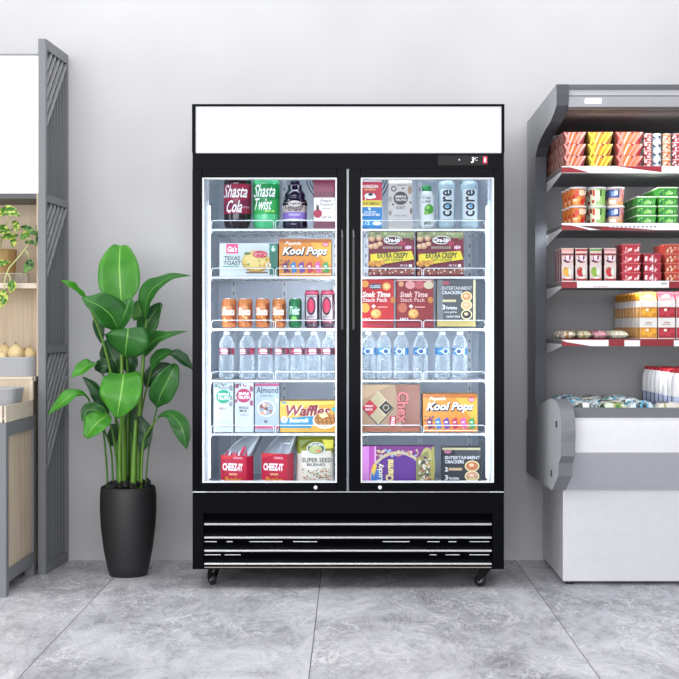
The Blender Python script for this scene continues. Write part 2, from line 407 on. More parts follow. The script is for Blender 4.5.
# grille slats
fpart(MB().box(fx(203), fx(493), 6.052, 6.056, fz(567), fz(514)), 'grille_backing', mat('#030304', .8, spec=.05))
for k, yy in enumerate((524.8, 538.2, 551.4, 564.6)):
    s = MB(); z = fz(yy)
    s.prism([(6.022, z), (6.022, z-.006), (6.05, z+.028), (6.05, z+.034)], fx(203.5), fx(492.5), 'x', BLK)
    o = fpart(s, 'grille_slat')
    e = MB(); e.prism([(6.0165, z-.001), (6.018, z+.0035), (6.0225, z+.0055), (6.0225, z-.004), (6.019, z-.0045)], fx(204), fx(492), 'x'); fpart(e, 'slat_edge', mat('#f3f4f6', .18, metal=.9), o)
    if k in (1, 2):
        e = MB()
        for a, c_ in (((204, 216), (226, 232), (249, 282), (293, 317), (383, 410), (428, 440), (449, 457), (470, 490)) if k == 1 else ((204, 220), (224, 240), (430, 437), (446, 460), (470, 490))):
            e.box(fx(a), fx(c_), 6.03, 6.034, z-.0205, z-.0175)
        fpart(e, 'slat_glint', mat('#c9ccd1', .2, metal=.9), o)  # broken glints below the slats, modelled as short bright metal strips
fpart(MB().box(fx(204), fx(492), 6.017, 6.022, fz(568.6), fz(567.6)), 'lower_trim', mat('#8e857c', .35, metal=.4))
# casters
def caster(x, y, rz):
    c = MB(); c.box(-.045, .045, -.045, .045, .083, .0885); c.lathe([(.02, .083), (.022, .079), (.02, .073)], None, 16)
    for s in (-1, 1): c.prism([(-.024, .076), (.020, .076), (.033, .040), (.030, .026), (.016, .024), (-.012, .058)], s*.015-.002, s*.015+.002, 'x')
    for v in c.bm.verts: v.co = Matrix.Rotation(rz, 3, 'Z') @ v.co + Vector((x, y, 0)) - O
    o = c.build('caster_fork', BLKM, fr)
    w = MB(); w.lathe([(0, -.011), (.010, -.011), (.011, -.009), (.024, -.010), (.0255, -.007), (.0262, 0), (.0255, .007), (.024, .010), (.011, .009), (.010, .011), (0, .011)], None, 24)
    w.mats = [mat('#1b1c1f', .45)]
    i = w.mi(mat('#8c8f94', .35, metal=.6)); 
    for f in w.bm.faces:
        if all(v.co.xy.length < .0115 for v in f.verts): f.material_index = i
    for v in w.bm.verts:
        q = Vector((v.co.z, v.co.x+.018, v.co.y+.0264)); v.co = Matrix.Rotation(rz, 3, 'Z') @ q + Vector((x, y, 0)) - O
    w.build('caster_wheel', None, o)
caster(fx(211.5), 6.11, .5); caster(fx(486), 6.08, 1.2); caster(fx(216), 6.62, .3); caster(fx(486), 6.62, -.4)
# LED tubes
LED = mat('#ffffff', .4, emit=5, var=0)
def led(x, y, z0, z1, rad=.006):
    h = MB(); h.box(x-.011, x+.011, y, y+.012, z0-.02, z1+.02); o = fpart(h, 'light_housing', mat('#eef1f4', .4))
    s = MB(); s.box(x-rad, x+rad, y-.006, y, z0, z1); fpart(s, 'light_tube', LED, o)
def led_side(x, s, y, z0, z1):
    h = MB(); h.box(x, x+s*.010, y-.012, y+.012, z0-.02, z1+.02); o = fpart(h, 'light_housing', mat('#f4f6f8', .4))
    t_ = MB(); t_.box(x+s*.010, x+s*.016, y-.008, y+.008, z0, z1, None, .002); fpart(t_, 'light_tube', LED, o)
led_side(x0+t, 1, 6.105, .46, WZ(206, 6.1)); led_side(x1-t, -1, 6.105, .46, WZ(206, 6.1))
for s, px in ((-1, 343), (1, 355)): led_side(fx(px), s, 6.075, .46, 1.75)
def lamp(name, loc, aim, sx_, sy_, p, col=(1, 1, 1)):
    l = bpy.data.lights.new(name, 'AREA'); l.shape = 'RECTANGLE'; l.size = sx_; l.size_y = sy_; l.energy = p; l.color = col
    o = bpy.data.objects.new(name, l); C.objects.link(o); o.location = loc; o.rotation_euler = Vector(aim).to_track_quat('-Z', 'Z' if abs(Vector(aim).normalized().z) < .9 else 'Y').to_euler(); return o
for x, s in ((x0+t+.018, 1), (x1-t-.018, -1), (fx(343)-.018, -1), (fx(355)+.018, 1)):
    lamp('fridge_led', (x, 6.10, 1.1), (s*1, .9, 0), .012, 1.35, LP, (.93, .97, 1))
for cxm in (-.32, .32): lamp('fridge_top_fill', (cxm, 6.12, 1.80), (0, .9, -1), .5, .02, LP*.35, (.93, .97, 1))  # added fill below the fridge ceiling, not one of the tubes
# wire shelves
def wire_shelf(xa, xb, z):
    s = MB(); ya, yb = 6.10, 6.60; r = .0024
    s.box(xa, xb, ya-.002, ya+.004, z-.011, z-.002, WHT, .0015)
    for y in (yb, (ya+yb)/2): s.tube([(xa, y, z-.006), (xb, y, z-.006)], .0035, WHT)
    for x in (xa+.003, xb-.003): s.tube([(x, ya, z-.006), (x, yb, z-.006)], .0035, WHT)
    n = int((xb-xa)/.0155)
    for k in range(1, n): x = xa + (xb-xa)*k/n; s.tube([(x, ya+.002, z-.0034), (x, yb, z-.0034)], .0027, WHT, 4, False)
    o = fpart(s, 'wire_shelf')
    g = MB(); h = .033; xm = (xa+xb)/2
    for a, c_ in ((xa+.001, xm-.004), (xm+.004, xb-.001)): g.tube([(a, ya, z-.006), (a, ya-.001, z+h-.006), (a+.008, ya-.001, z+h), (c_-.008, ya-.001, z+h), (c_, ya-.001, z+h-.006), (c_, ya, z-.006)], .0022, None, 6)
    for x in (xa+.001, xb-.001): g.tube([(x, ya, z+h-.006), (x, ya+.06, z+h-.008), (x, yb, z)], .0022, None, 6)
    fpart(g, 'product_guard', WHT, o)
SZ = {1: WZ(228.3, 6.10), 2: WZ(276.0, 6.10), 3: WZ(328, 6.10), 4: WZ(379.5, 6.10), 5: WZ(433.0, 6.10), 6: .4235}
for k in range(1, 6):
    wire_shelf(x0+t+.02, fx(342)-.018, SZ[k]); wire_shelf(fx(356)+.018, x1-t-.02, SZ[k])
b = MB()
for xx in (x0+t+.006, fx(342)-.004, fx(356)+.004, x1-t-.006):
    for k in range(1, 6): b.box(xx-.006, xx+.014 if xx in (x0+t+.006, fx(356)+.004) else xx-.014, 6.13, 6.15, SZ[k]-.02, SZ[k]-.009)
fpart(b, 'shelf_clips', mat('#d4dae0', .4))
b = MB()
for xx, s in ((x0+t+.0005, 1), (x1-t-.0005, -1)):
    b.box(xx, xx+s*.003, 6.15, 6.165, .44, 1.78, WHT)
    for k in range(44): b.box(xx+s*.003, xx+s*.0035, 6.154, 6.161, .45+k*.03, .462+k*.03, mat('#7f8790', .6))
fpart(b, 'side_standards')
# ================================================================== WHAT STANDS IN THE FRIDGE
YP = 6.135
def pack(name, label, cat, x0, x1, ytop, z, depth, col, group=None, rz=0, Y=YP, rough=.42, side=None):
    """a printed box standing on a shelf; returns the object and a Print over its front"""
    X0, X1, Z1 = WX(x0, Y), WX(x1, Y), WZ(ytop, Y); cx = (X0+X1)/2
    b = MB(); b.box(X0-cx, X1-cx, 0, depth, .0008, Z1-z, mat(col, rough), .0015)
    if side:
        i = b.mi(mat(side, rough)); b.bm.normal_update()
        for f in b.bm.faces:
            if abs(f.normal.x) > .9: f.material_index = i
    o = b.build(name); o.location = (cx, Y, z); tag(o, label, cat, group)
    return o, Print(cx, z, Y)
# ---- left door, top shelf
def lathe_bottle(name, prof, m, loc, n=28, fn=None):
    o = MB().lathe(prof, m, n, fn=fn).build(name); o.location = loc; return o
def soda(px0, px1, label, body, lab, foot, words, wcol, grp):
    r = (px1-px0)/2*YP/F; cx = WX((px0+px1)/2, YP); Yc = YP + r; z = SZ[1]
    liquid = mat(body, .12, coat=.3)
    def petal(rr, a, zz): return rr*(1-.06*max(0, 1-zz/.045)*(1+cos(5*a)))
    prof = [(0, .006), (r*.45, .004), (r*.75, .001), (r*.92, .012), (r*.985, .03), (r, .05), (r, .075), (r*.97, .082), (r*.97, .19), (r, .197), (r*.97, .22), (r*.8, .245), (r*.5, .268), (.016, .285), (.014, .295)]
    o = lathe_bottle('soda_bottle', prof, liquid, (cx, Yc, z), 40, petal); tag(o, label, 'bottle', grp)
    MB().lathe([(0, .312), (.014, .312), (.016, .309), (.016, .293), (.0165, .292), (.0165, .289), (0, .289)], mat(foot, .4), 20).build('cap', None, o)
    lb = MB().lathe([(r*.975, .066), (r*1.002, .066), (r*1.006, .067), (r*1.006, .192), (r*1.0, .194)], mat(lab, .3), 40).build('label_sleeve', None, o)
    pr = Print(cx, z, YP, wrap=r*1.007)
    return o, pr
o, pr = soda(222.5, 250.5, 'dark cola bottle with red label, far left of the top shelf', '#1e0f18', '#9b1f45', '#b01d3a', '', '', 'two litre soda bottles')
pr.poly([(224, 203), (249, 199), (250, 206), (224, 211)], '#7c1740')
pr.text('Shasta', 223, 184.5, 247, 197.5, '#ffffff', .012, .45); pr.text('Cola', 226.5, 200, 242, 212.5, '#ffffff', .015, .45)
pr.text('CAFFEINE', 241, 206, 249, 208, '#e6b4c4'); pr.build(o)
o, pr = soda(252, 279, 'green soda bottle with green label beside the dark cola bottle', '#56c786', '#128a45', '#4fc483', '', '', 'two litre soda bottles')
pr.poly([(253, 205), (278, 198), (278, 214), (253, 214)], '#2aa84f'); pr.text('Shasta', 253.5, 184, 275, 197, '#ffffff', .012, .45); pr.text('Twist', 254.5, 198, 272, 210, '#ffffff', .015, .45)
pr.text('LEMON LIME', 265, 210, 274, 212, '#d7ff7a'); pr.build(o)
# grape juice bottle
r = 12.6*YP/F; cx = WX(294.5, YP); z = SZ[1]
prof = [(0, .002), (r*.9, .002), (r, .008), (r, .03), (r*.97, .034), (r*.97, .100), (r, .104), (r*1.0, .112), (r*.93, .125), (r*.78, .135), (r*.83, .140), (r*.82, .152), (r*.62, .168), (r*.55, .174), (r*.56, .190), (r*.5, .194), (.0155, .198)]
o = lathe_bottle('juice_bottle', prof, mat('#1c1230', .15, coat=.4), (cx, YP+r, z), 32); tag(o, 'dark purple grape juice bottle with ribbed neck on the top shelf', 'bottle')
MB().lathe([(0, .212), (.018, .212), (.019, .209), (.019, .197), (0, .197)], mat('#17122a', .4), 24).build('cap', None, o)
pr = Print(cx, z, YP, wrap=r*.985); pr.rect(282.6, 202, 306.5, 219, '#c9b8b4'); pr.rect(282.6, 212, 306.5, 218.8, '#8a6fc4'); pr.rect(282.6, 218.8, 306.5, 220.3, '#e9e2ee')
pr.text('Concord', 285, 203.4, 303, 208.6, '#2b1d2c', .02, .3); pr.text('Grape', 288, 207.6, 301, 211.6, '#4a2a3a', .02, .3); pr.ell(294.5, 203.5, 7, 3, '#e7dcd4'); pr.text('Organic', 287.5, 201.8, 301.5, 205.4, '#3a2631', .02, .2)
pr.text('100% JUICE', 289, 213.5, 300, 216.3, '#efe9ff'); pr.build(o)
# pomegranate juice carton-like bottle
o, pr = pack('juice_jug', 'dark red pomegranate juice jug with white label, right of the grape bottle', 'jug', 313.5, 335, 178, SZ[1], .09, '#6a1234', rough=.3)
pr.rect(313.7, 180, 334.8, 192, '#7e1a3e', .3); pr.rect(313.7, 197.6, 334.8, 221.4, '#f3eef0'); pr.text('Fresh', 320, 198.8, 331, 202.6, '#5a4a4f', .01, .4); pr.text('Pomegranate', 320, 203, 333.5, 206.4, '#4b3b42', .01, .4); pr.text('Juice', 322, 207, 330, 210, '#4b3b42', .01, .4)
pr.ell(317.8, 213.6, 4.3, 4.4, '#a91c42'); pr.poly([(316.5, 210), (316.2, 204), (317.6, 206), (318.6, 204), (319, 210)], '#3b1424'); pr.text('NET 64', 322, 216, 331, 218.5, '#6d5d63'); pr.rect(313.7, 225, 334.8, 226, '#5d1430'); pr.build(o)
q = MB(); q.prism([(-.04, .206), (.04, .206), (.02, .235), (-.02, .235)], .008, .08, 'y', mat('#6a1234', .2)); q.lathe([(.018, .235), (.018, .255), (0, .255)], mat('#e9e9ec', .4), 20, 0, .045); q.build('cap', None, o)
# ---- left door, second shelf
o, pr = pack('frozen_toast_box', 'white texas toast box with pink corner and bread picture, second shelf', 'food box', 219.6, 277.5, 243, SZ[2], .16, '#ccd5d5', side='#cfd8d8')
pr.rect(226.3, 244, 238, 253.5, '#e0407c'); pr.text("Gia's", 227.5, 246.2, 237, 252, '#ffffff', .03, .3)
pr.text('TEXAS', 224, 256, 240, 260.3, '#3f5a5a', .02); pr.text('TOAST', 223.5, 261, 241, 265, '#3f5a5a', .02); pr.rect(223, 266, 239, 266.8, '#3f9c74')
pr.rect(269.5, 243.6, 277.3, 274.8, '#1d6b56'); pr.ell(273, 248.5, 4, 4, '#3c8f74'); pr.text('6', 271.5, 245.5, 275, 251.5, '#e7f6ee', .03)
pr.ell(256, 262, 14.2, 10.8, '#b98a3c'); pr.ell(256, 260.5, 13.5, 10, '#dcb758'); pr.ell(255, 259.5, 10.5, 7.5, '#e8cf7c'); pr.blobs(245, 254, 267, 266, ['#f1e2a0', '#c7953c', '#6b8a3a'], 26, .4, 1.1, 3)
pr.ell(260, 254.3, 7.5, 3.6, '#d04f5c'); pr.blobs(254, 251.5, 266, 257.5, ['#b52f43', '#e07a80', '#e8a0a0'], 18, .5, 1.2, 4); pr.ell(268.5, 265.5, 2.8, 2.8, '#e9dfc2'); pr.text('5', 267.5, 263.8, 269.6, 267.3, '#5b4a24', .02)
pr.ell(247.5, 253.6, 3.4, 1.3, '#4e7d3c'); pr.rect(246, 272, 268, 273.4, '#6a4a2a'); pr.build(o)
POPS = '#dc8a2e'
def pops(pr, x0, y0, x1, y1):
    w, h = x1-x0, y1-y0; U = lambda a: x0+a*w; V = lambda a: y0+a*h
    pr.rect(U(.0)+.3, V(0)+.3, U(1)-.3, V(.1), '#b8651f'); pr.poly([(U(.6), V(.1)), (U(.997), V(.1)), (U(.997), V(.75)), (U(.85), V(.6))], '#efae3f')
    pr.text('Popsicle', U(.12), V(.07), U(.42), V(.19), '#fff3df', .02, .3)
    pr.text('Kool Pops', U(.07), V(.24), U(.93), V(.53), '#1c2233', .09, .3); pr.text('Kool Pops', U(.065), V(.22), U(.925), V(.50), '#ffffff', .03, .3)
    pr.ell(U(.89), V(.15), 3.4, 2.4, '#d5465d'); pr.text('FUN', U(.855), V(.12), U(.925), V(.19), '#ffffff')
    for k, c in enumerate(('#7d2f57', '#2f7cc0', '#6a3f9e', '#c22f4e', '#d85aa6', '#3aa050')):
        a = .06+k*.155; pr.poly([(U(a), V(.70)), (U(a+.09), V(.62)), (U(a+.13), V(.9)), (U(a+.04), V(.96))], c); pr.rect(U(a+.03), V(.74), U(a+.08), V(.78), '#f4f4f4')
    pr.blobs(U(.02), V(.60), U(.2), V(.95), ['#5b2346', '#8c3b61', '#3d6b3b'], 14, .6, 1.4, 5); pr.blobs(U(.6), V(.85), U(.97), V(.97), ['#e7c64b', '#57a34a', '#cf3d50'], 14, .5, 1.1, 6)
    pr.rect(U(0)+.3, V(.965), U(1)-.3, V(1)-.2, '#f5e1c0')
o, pr = pack('ice_pop_box', 'orange ice pops box beside the white toast box, second shelf', 'food box', 279, 331.3, 239, SZ[2], .16, POPS, side='#a55a1c'); pops(pr, 279, 239, 331.3, 275); pr.build(o)
# ---- cans, third shelf
def can(px0, px1, ytop, label, body, hi, words, lid='#c9ccd0', grp='soda cans in a row', dark=None):
    r = (px1-px0)/2*YP/F; cx = WX((px0+px1)/2, YP); z = SZ[3]; h = WZ(ytop, YP)-z
    al = mat(lid, .25, metal=.8); bd = mat(body, .25, metal=.25)
    o = MB().lathe([(0, .006, al), (r*.6, .003, al), (r*.72, 0, al), (r*.8, .002, bd), (r, .010, bd), (r, h-.016, bd), (r*.84, h-.004, al)], None, 28).build('soda_can'); o.location = (cx, YP+r, z); tag(o, label, 'can', grp)
    MB().lathe([(r*.84, h-.004), (r*.86, h-.001), (r*.84, h), (r*.79, h-.001), (r*.77, h-.006), (0, h-.005)], al, 28).build('can_lid', None, o)
    tb = MB(); tb.lathe([(0, h-.0035), (.006, h-.0035), (.006, h-.0045), (0, h-.0045)], al, 10, 0, -.008); tb.build('pull_tab', None, o)
    pr = Print(cx, z, YP, wrap=r+.0003); x0, x1, H_ = px0, px1, 326-ytop; V = lambda a: ytop+a*H_
    if hi: 
        pr.rect(x0+.5, V(.30), x0+(x1-x0)*.72, V(.62), hi[0]); pr.rect(x0+.5, V(.62), x1-.6, V(.86), hi[1])
        if dark: pr.rect(x1-(x1-x0)*.25, V(.2), x1-.25, V(.9), dark)
    return o, pr, V
for k, (a, b_) in enumerate(((221, 236), (237.3, 252), (255.2, 269.2), (272, 285.6))):
    o, pr, V = can(a, b_, 298, 'orange soda can with white script, %s in the row on the third shelf' % ['leftmost', 'second', 'third', 'fourth'][k], '#d4844f', ('#dd9262', '#c66a2e'), '', dark='#8d3f1c' if k > 1 else '#a85a34')
    pr.text('Shasta', a+.8, V(.34), b_-2, V(.62), '#fff6ea', .03, .4); pr.blobs(a+3, V(.66), b_-4, V(.85), ['#e9a24b', '#f0c070'], 6, .7, 1.5, k); pr.build(o)
o, pr, V = can(288.5, 301.5, 298, 'green soda can, the only green one on the third shelf', '#2c7a4c', ('#3a9160', '#226b42'), '', dark='#16472c')
pr.text('Twist', 289.6, V(.3), 299.5, V(.6), '#dff5e4', .03, .4); pr.ell(294, V(.74), 3, 2.4, '#7fc04e'); pr.build(o)
for k, (a, b_) in enumerate(((304.4, 319.4), (320.3, 334.6))):
    o, pr, V = can(a, b_, 290, ('taller dark can with pink oval, right of the green can', 'taller dark can with pink oval, rightmost on the third shelf')[k], '#55434f', None, '', lid='#d77f90')
    pr.rect(a+.6, V(.04), b_-.6, V(.12), '#d2526f'); pr.rect(a+1.6, V(.14), b_-2.6, V(.8), '#cfc4c8'); pr.ell((a+b_)/2-.8, V(.45), 4.4, 9.3, '#3a2530'); pr.ell((a+b_)/2-1, V(.44), 3.3, 7, '#cd3458'); pr.rect(a+2.5, V(.82), b_-3.5, V(.9), '#b9566c')
    pr.text('SPARKLING', a+2.5, V(.16), b_-3.5, V(.2), '#4a333d'); pr.text('BERRY', a+3, V(.72), b_-4, V(.77), '#4a333d'); pr.build(o)
# ---- water bottles, fourth shelf
PET = clear_mat('clear_bottle_plastic', '#eef4f8', '#e9f0f5', .10, .95, .1, 1.42)
CAPM = mat('#f2f4f6', .35)
def water(px, yy, lab, pcol, nm, label, first=None, r=7.9, seed=0):
    R = r*YP/F; z = SZ[4]; h = WZ(yy, YP)-z; loc = (WX(px, YP), YP+R+.004, z)
    if first: o = dup(first, loc); o.rotation_euler = (0, 0, seed); tag(o, label, 'bottle'); return o
    def rib(r_, a, zz): return r_*(1-.012*(1+cos(7*a))*(1 if .012 < zz < h*.4 else 0))
    prof = [(0, .008), (R*.4, .006), (R*.7, .001), (R*.9, .004), (R*.97, .014)]
    n = 6
    for k in range(n): zz = .018+k*(h*.36)/n; prof += [(R*.99, zz), (R*.99, zz+.005), (R*.91, zz+.008)]
    prof += [(R*.92, h*.5), (R*.94, h*.51), (R*.94, h*.66), (R*.98, h*.68), (R*.97, h*.74), (R*.86, h*.80), (R*.6, h*.875), (R*.4, h*.915), (.0125, h*.935), (.0125, h*.95)]
    o = MB().lathe(prof, PET, 28, fn=rib).build('water_bottle'); o.location = loc; tag(o, label, 'bottle', nm)
    o['group'] = nm
    MB().lathe([(0, h), (.0125, h), (.0138, h-.001), (.0138, h-.011), (.0142, h-.012), (.0142, h-.014), (0, h-.014)], CAPM, 20).build('cap', None, o)
    l = MB().lathe([(R*.945, h*.515), (R*.952, h*.515), (R*.952, h*.655), (R*.945, h*.655)], mat(lab[0], .35), 28).build('label_band', None, o)
    pr = Print(loc[0], z, YP, wrap=R*.956); zz = lambda f: VY+(H-(z+h*f))*F/YP
    w = r*.9
    if pcol == 'red':
        pr.rect(px-w*.98, zz(.605), px+w*.3, zz(.565), '#d28b9b'); pr.rect(px+w*.25, zz(.65), px+w*.72, zz(.52), '#44333c'); pr.rect(px-w*.75, zz(.635), px+w*.1, zz(.60), '#f1dfe3'); pr.rect(px-w*.75, zz(.55), px+w*.2, zz(.53), '#e9c6cf')
        pr.text('SPRING', px-w*.7, zz(.603), px+w*.15, zz(.567), '#ffffff', .03)
    else:
        pr.ell(px-w*.1, zz(.585), 3.6, 3.0, '#d9e6ee'); pr.ell(px-w*.1, zz(.585), 2.4, 2.2, '#2b4f86'); pr.rect(px+w*.4, zz(.65), px+w*.62, zz(.52), '#d9e6ee'); pr.text('WATER', px-w*.85, zz(.6), px-w*.5, zz(.57), '#e8f2fb', .02)
    pr.build(o); return o
g1, g2 = 'water bottles with red labels', 'water bottles with blue labels'; w0 = None
for k, px in enumerate((226, 246.5, 264.8, 281.6, 297.6, 313.5, 329.3)):
    lb = 'clear water bottle with red label, %s from the left on the fourth shelf' % ORD[k]
    if w0: o = water(px, 331.5, None, None, None, lb, w0, seed=(-.35, .1, -.2, .3, .15, -.1)[k-1])
    else: o = w0 = water(px, 331.5, ('#a43350',), 'red', g1, lb)
w1 = None
for k, px in enumerate((368.6, 384.3, 401.5, 421, 443, 460.6)):
    lb = 'clear water bottle with blue label, %s from the centre post, fourth shelf' % ORD[k]
    if w1: o = water(px, 331.5, None, None, None, lb, w1, seed=(.3, -.2, .1, .5, -.1)[k-1])
    else: o = w1 = water(px, 331.5, ('#4b86bd',), 'blue', g2, lb)
# ---- left door, fifth shelf
def gable(o, w, dep, h, col):
    q = MB(); q.prism([(0, h), (dep, h), (dep*.56, h+.022), (dep*.56, h+.034), (dep*.44, h+.034), (dep*.44, h+.022)], -w/2, w/2, 'x', mat(col, .4)); return q.build('gable_top', None, o)
o, pr = pack('milk_carton', 'white milk carton with green circle, far left of the fifth shelf', 'carton', 213.5, 233.3, 382.5, SZ[5], .08, '#c8cfd3')
pr.ell(223.5, 396.5, 7.3, 6.9, '#27a17c'); pr.text('SIMPLE', 218, 393, 229, 395.8, '#ffffff', .03); pr.text('TRUTH', 217.5, 396.6, 229.5, 400, '#ffffff', .03); pr.text('MILK', 219.5, 407, 227.5, 409.8, '#c39aa5', .01)
for a, c_, e, f in ((216, 385.5, 2, 2), (231, 388, 2, 3), (230.8, 404, 1.8, 2.6), (231, 398, 1.4, 2)): pr.ell(a, c_, e, f, '#8a939a')
pr.blobs(215, 383.6, 232, 386.5, ['#6f7880', '#2aa47f'], 8, .5, 1.2, 8); pr.text('ORGANIC', 218, 387, 229, 389, '#7c858c'); pr.rect(214, 424, 233, 426, '#d3dadd'); pr.build(o)
o, pr = pack('milk_carton', 'white whole milk carton with magenta circle on the fifth shelf', 'carton', 234.8, 253.6, 382.5, SZ[5], .08, '#c6ccd1')
pr.ell(243.8, 395.6, 7.5, 7, '#a91d52'); pr.text('SIMPLE', 238.5, 392.2, 249, 395, '#ffffff', .03); pr.text('TRUTH', 238, 395.8, 249.5, 399, '#ffffff', .03); pr.text('WHOLE', 238.4, 406.3, 248.6, 409, '#33383d', .02); pr.text('MILK', 239.8, 409.6, 247.4, 412, '#33383d', .02)
for a, c_, e, f in ((237, 386, 2, 2.4), (251.5, 389, 1.8, 3), (251.5, 403, 1.8, 3), (236.3, 401, 1.2, 2)): pr.ell(a, c_, e, f, '#8b3a5d')
pr.blobs(236, 383.6, 252, 386.5, ['#6d3350', '#a91d52', '#555b61'], 8, .5, 1.1, 9); pr.text('VITAMIN D', 239.5, 414, 248.5, 416, '#8b9198'); pr.build(o)
o, pr = pack('almond_milk_carton', 'grey blue almond milk carton with round picture, fifth shelf', 'carton', 254.8, 279.2, 383.2, SZ[5], .085, '#9facb8')
pr.rect(255, 383.4, 279, 386.3, '#a03c64'); pr.text('Almond', 256.3, 387, 278, 393.2, '#2d3946', .02); pr.text('ORIGINAL MILK', 260, 394.6, 273, 396.8, '#4c5a66', .01)
pr.ring(266.3, 408.6, 8.8, 8.2, 1.0, '#eef2f4'); pr.ell(266.3, 408.6, 7.2, 6.8, '#8d9aa6'); pr.blobs(261.5, 404, 271, 413, ['#8a4e34', '#e8d9cc', '#5d3428', '#c79272'], 18, .9, 2.1, 11); pr.ell(265.8, 421.4, 1.6, 1.6, '#33414f')
pr.ell(258, 399, 1.8, 2.5, '#97a5b2'); pr.ell(276.6, 400, 1.5, 2.5, '#d5dde3'); pr.rect(255, 426, 279, 428.6, '#c0527e'); pr.build(o)
o, pr = pack('waffle_box', 'yellow waffles box with blue stripe on the fifth shelf', 'food box', 280, 336, 401, SZ[5], .14, '#d9a437')
pr.poly([(280.3, 419), (310, 416), (318, 413), (311, 428), (280.3, 428)], '#1f86b4'); pr.poly([(280.3, 401.3), (336, 401.3), (336, 404), (280.3, 407)], '#e7c255')
pr.text('Waffles', 286, 405.2, 330, 416.4, '#fff1c9', .085, .25); pr.text('Waffles', 286, 405, 330, 416, '#8c1d3e', .03, .25); pr.text('Buttermilk', 289.5, 418.2, 309, 422.4, '#ffffff', .03, .2); pr.ell(284.3, 419.6, 3.2, 3.4, '#f4f7fa'); pr.text('3', 283.2, 417.6, 285.4, 421.6, '#1f86b4')
pr.ell(325, 420.5, 12.5, 8.2, '#f0e6cf'); pr.ell(325, 419.5, 11, 7, '#c07f34')
for k in range(5): pr.poly([(316+k*4.2, 413.6), (317.2+k*4.2, 413.6), (319.7+k*4.2, 425.5), (318.5+k*4.2, 425.5)], '#8a5420')
pr.rect(315, 417.6, 335.6, 418.4, '#8a5420'); pr.rect(315.5, 421.6, 335.6, 422.4, '#8a5420'); pr.poly([(319, 414.5), (325, 412.6), (328.5, 416), (322, 418.4)], '#f3e2a6'); pr.poly([(331, 409.2), (336.3, 405.6), (336.3, 413.6)], '#3fb3c5'); pr.rect(281.6, 401.6, 286.5, 403.6, '#5f8ca0'); pr.build(o)
# ---- left door, bottom
def cracker_open(px0, px1, ytop, label, torn):
    z = SZ[6]; Y = 6.16; X0, X1 = WX(px0, Y), WX(px1, Y); cx = (X0+X1)/2; w = X1-X0; h = WZ(ytop, Y)-z; d = .065
    b = MB(); m = mat('#c21b3e', .4); t_ = .0012
    b.box(-w/2, w/2, 0, t_, 0, h, m); b.box(-w/2, w/2, d-t_, d, 0, h, m); b.box(-w/2, -w/2+t_, t_, d-t_, 0, h, m); b.box(w/2-t_, w/2, t_, d-t_, 0, h, m); b.box(-w/2, w/2, t_, d-t_, 0, .002, m)
    o = b.build('cracker_box'); o.location = (cx, Y, z); o.rotation_euler = (0, 0, radians(-24)); tag(o, label, 'food box', 'red cracker boxes')
    # foil liner standing out of the top, leaning back and to the right
    lw = MB(); gm = mat('#a9b0b8', .3, metal=.35); n = 10; pts = []
    for k in range(n+1):
        a = k/n; pts.append((-w/2+.003 + w*.95*a, h-.01, (h + .085*(sin(min(1, a*1.7)*pi/2)**.8))))
    V = []; Fc = []
    for k, (x, zb, zt) in enumerate(pts):
        lean = .25*(zt-h)
        for zz, yy in ((zb, .006), (zt, .012+lean), (zt-.004, d-.02+lean), (zb, d-.004)): V.append((x + (zz-zb)*(.5 if torn else .3), yy + .003*sin(k*2.1), zz))
    for k in range(n):
        for j in range(3): Fc.append((k*4+j, k*4+4+j, k*4+5+j, k*4+1+j))
    Fc += [(0, 1, 2, 3), (n*4, n*4+3, n*4+2, n*4+1)]
    lw.poly(V, Fc, gm, True)
    lo = lw.build('foil_bag', None, o)
    ed = MB(); ed.tube([V[k*4+1] for k in range(n+1)], .0012, mat('#eef1f5', .3)); ed.tube([V[n*4+1], V[n*4]], .0012, mat('#eef1f5', .3)); ed.build('bag_edge', None, lo)
    pr = Print(cx, z, Y); pr.text('CHEEZ-IT', px0+2, 463.4, px1-4, 470.8, '#ffffff', .045); pr.text('ORIGINAL', px0+14, 456.6, px1-4, 459, '#f2b7c2', .03)
    pr.poly([(px0+.2, ytop+.2), (px1-8, ytop+.2), (px0+.2, ytop+5)], '#e03a44'); pr.text('BAKED', px0+10, 473.4, px0+19, 475.2, '#ffe3a0', .03)
    R = random.Random(2)
    for k in range(9):
        a = px0+7+k*2.1; c_ = 479+3*abs(sin(k*1.9)); s = 2.6; pr.poly([(a-s, c_), (a-.6, c_-s), (a+s, c_-.4), (a+.5, c_+s)], ['#e08a35', '#f0ae58', '#c96f22'][k % 3]); pr.ell(a, c_, .4, .4, '#8a4512', 6)
    pr.text('20', px0+.6, 480, px0+5, 484, '#ffffff', .02); pr.build(o)
    if torn:
        q = MB()
        for k in range(9): 
            a = .02+k*.012; q.prism([(a-w/2, h-.002), (a-w/2+.012, h-.004), (a-w/2+.016+.01*sin(k*3), h+.016+.012*sin(k*1.7)), (a-w/2+.004, h+.010+.008*cos(k*2.3))], .001+.002*(k % 3), .003+.002*(k % 3), 'y', mat(['#b03a5c', '#e9e4ea', '#8c2f52', '#d9566e'][k % 4], .35))
        q.prism([(w/2-.035, h+.006), (w/2-.022, h+.002), (w/2-.002, h+.036), (w/2-.014, h+.042)], .001, .004, 'y', mat('#c8385c', .35)); q.build('torn_flap', None, o)
    else:
        q = MB(); q.tube([(w/2+.012, .004, h+.045), (w/2-.008, .002, h+.047), (w/2-.018, .001, h+.043), (w/2-.018, .001, h+.033), (w/2-.008, .002, h+.030)], .002, mat('#eef1f5', .3)); q.build('bag_clip', None, o)
cracker_open(219, 248, 455.5, 'red cheese cracker box with torn top, left on the fridge floor', True)
cracker_open(260, 288.4, 453.5, 'red cheese cracker box with grey bag arching out, second on the floor', False)
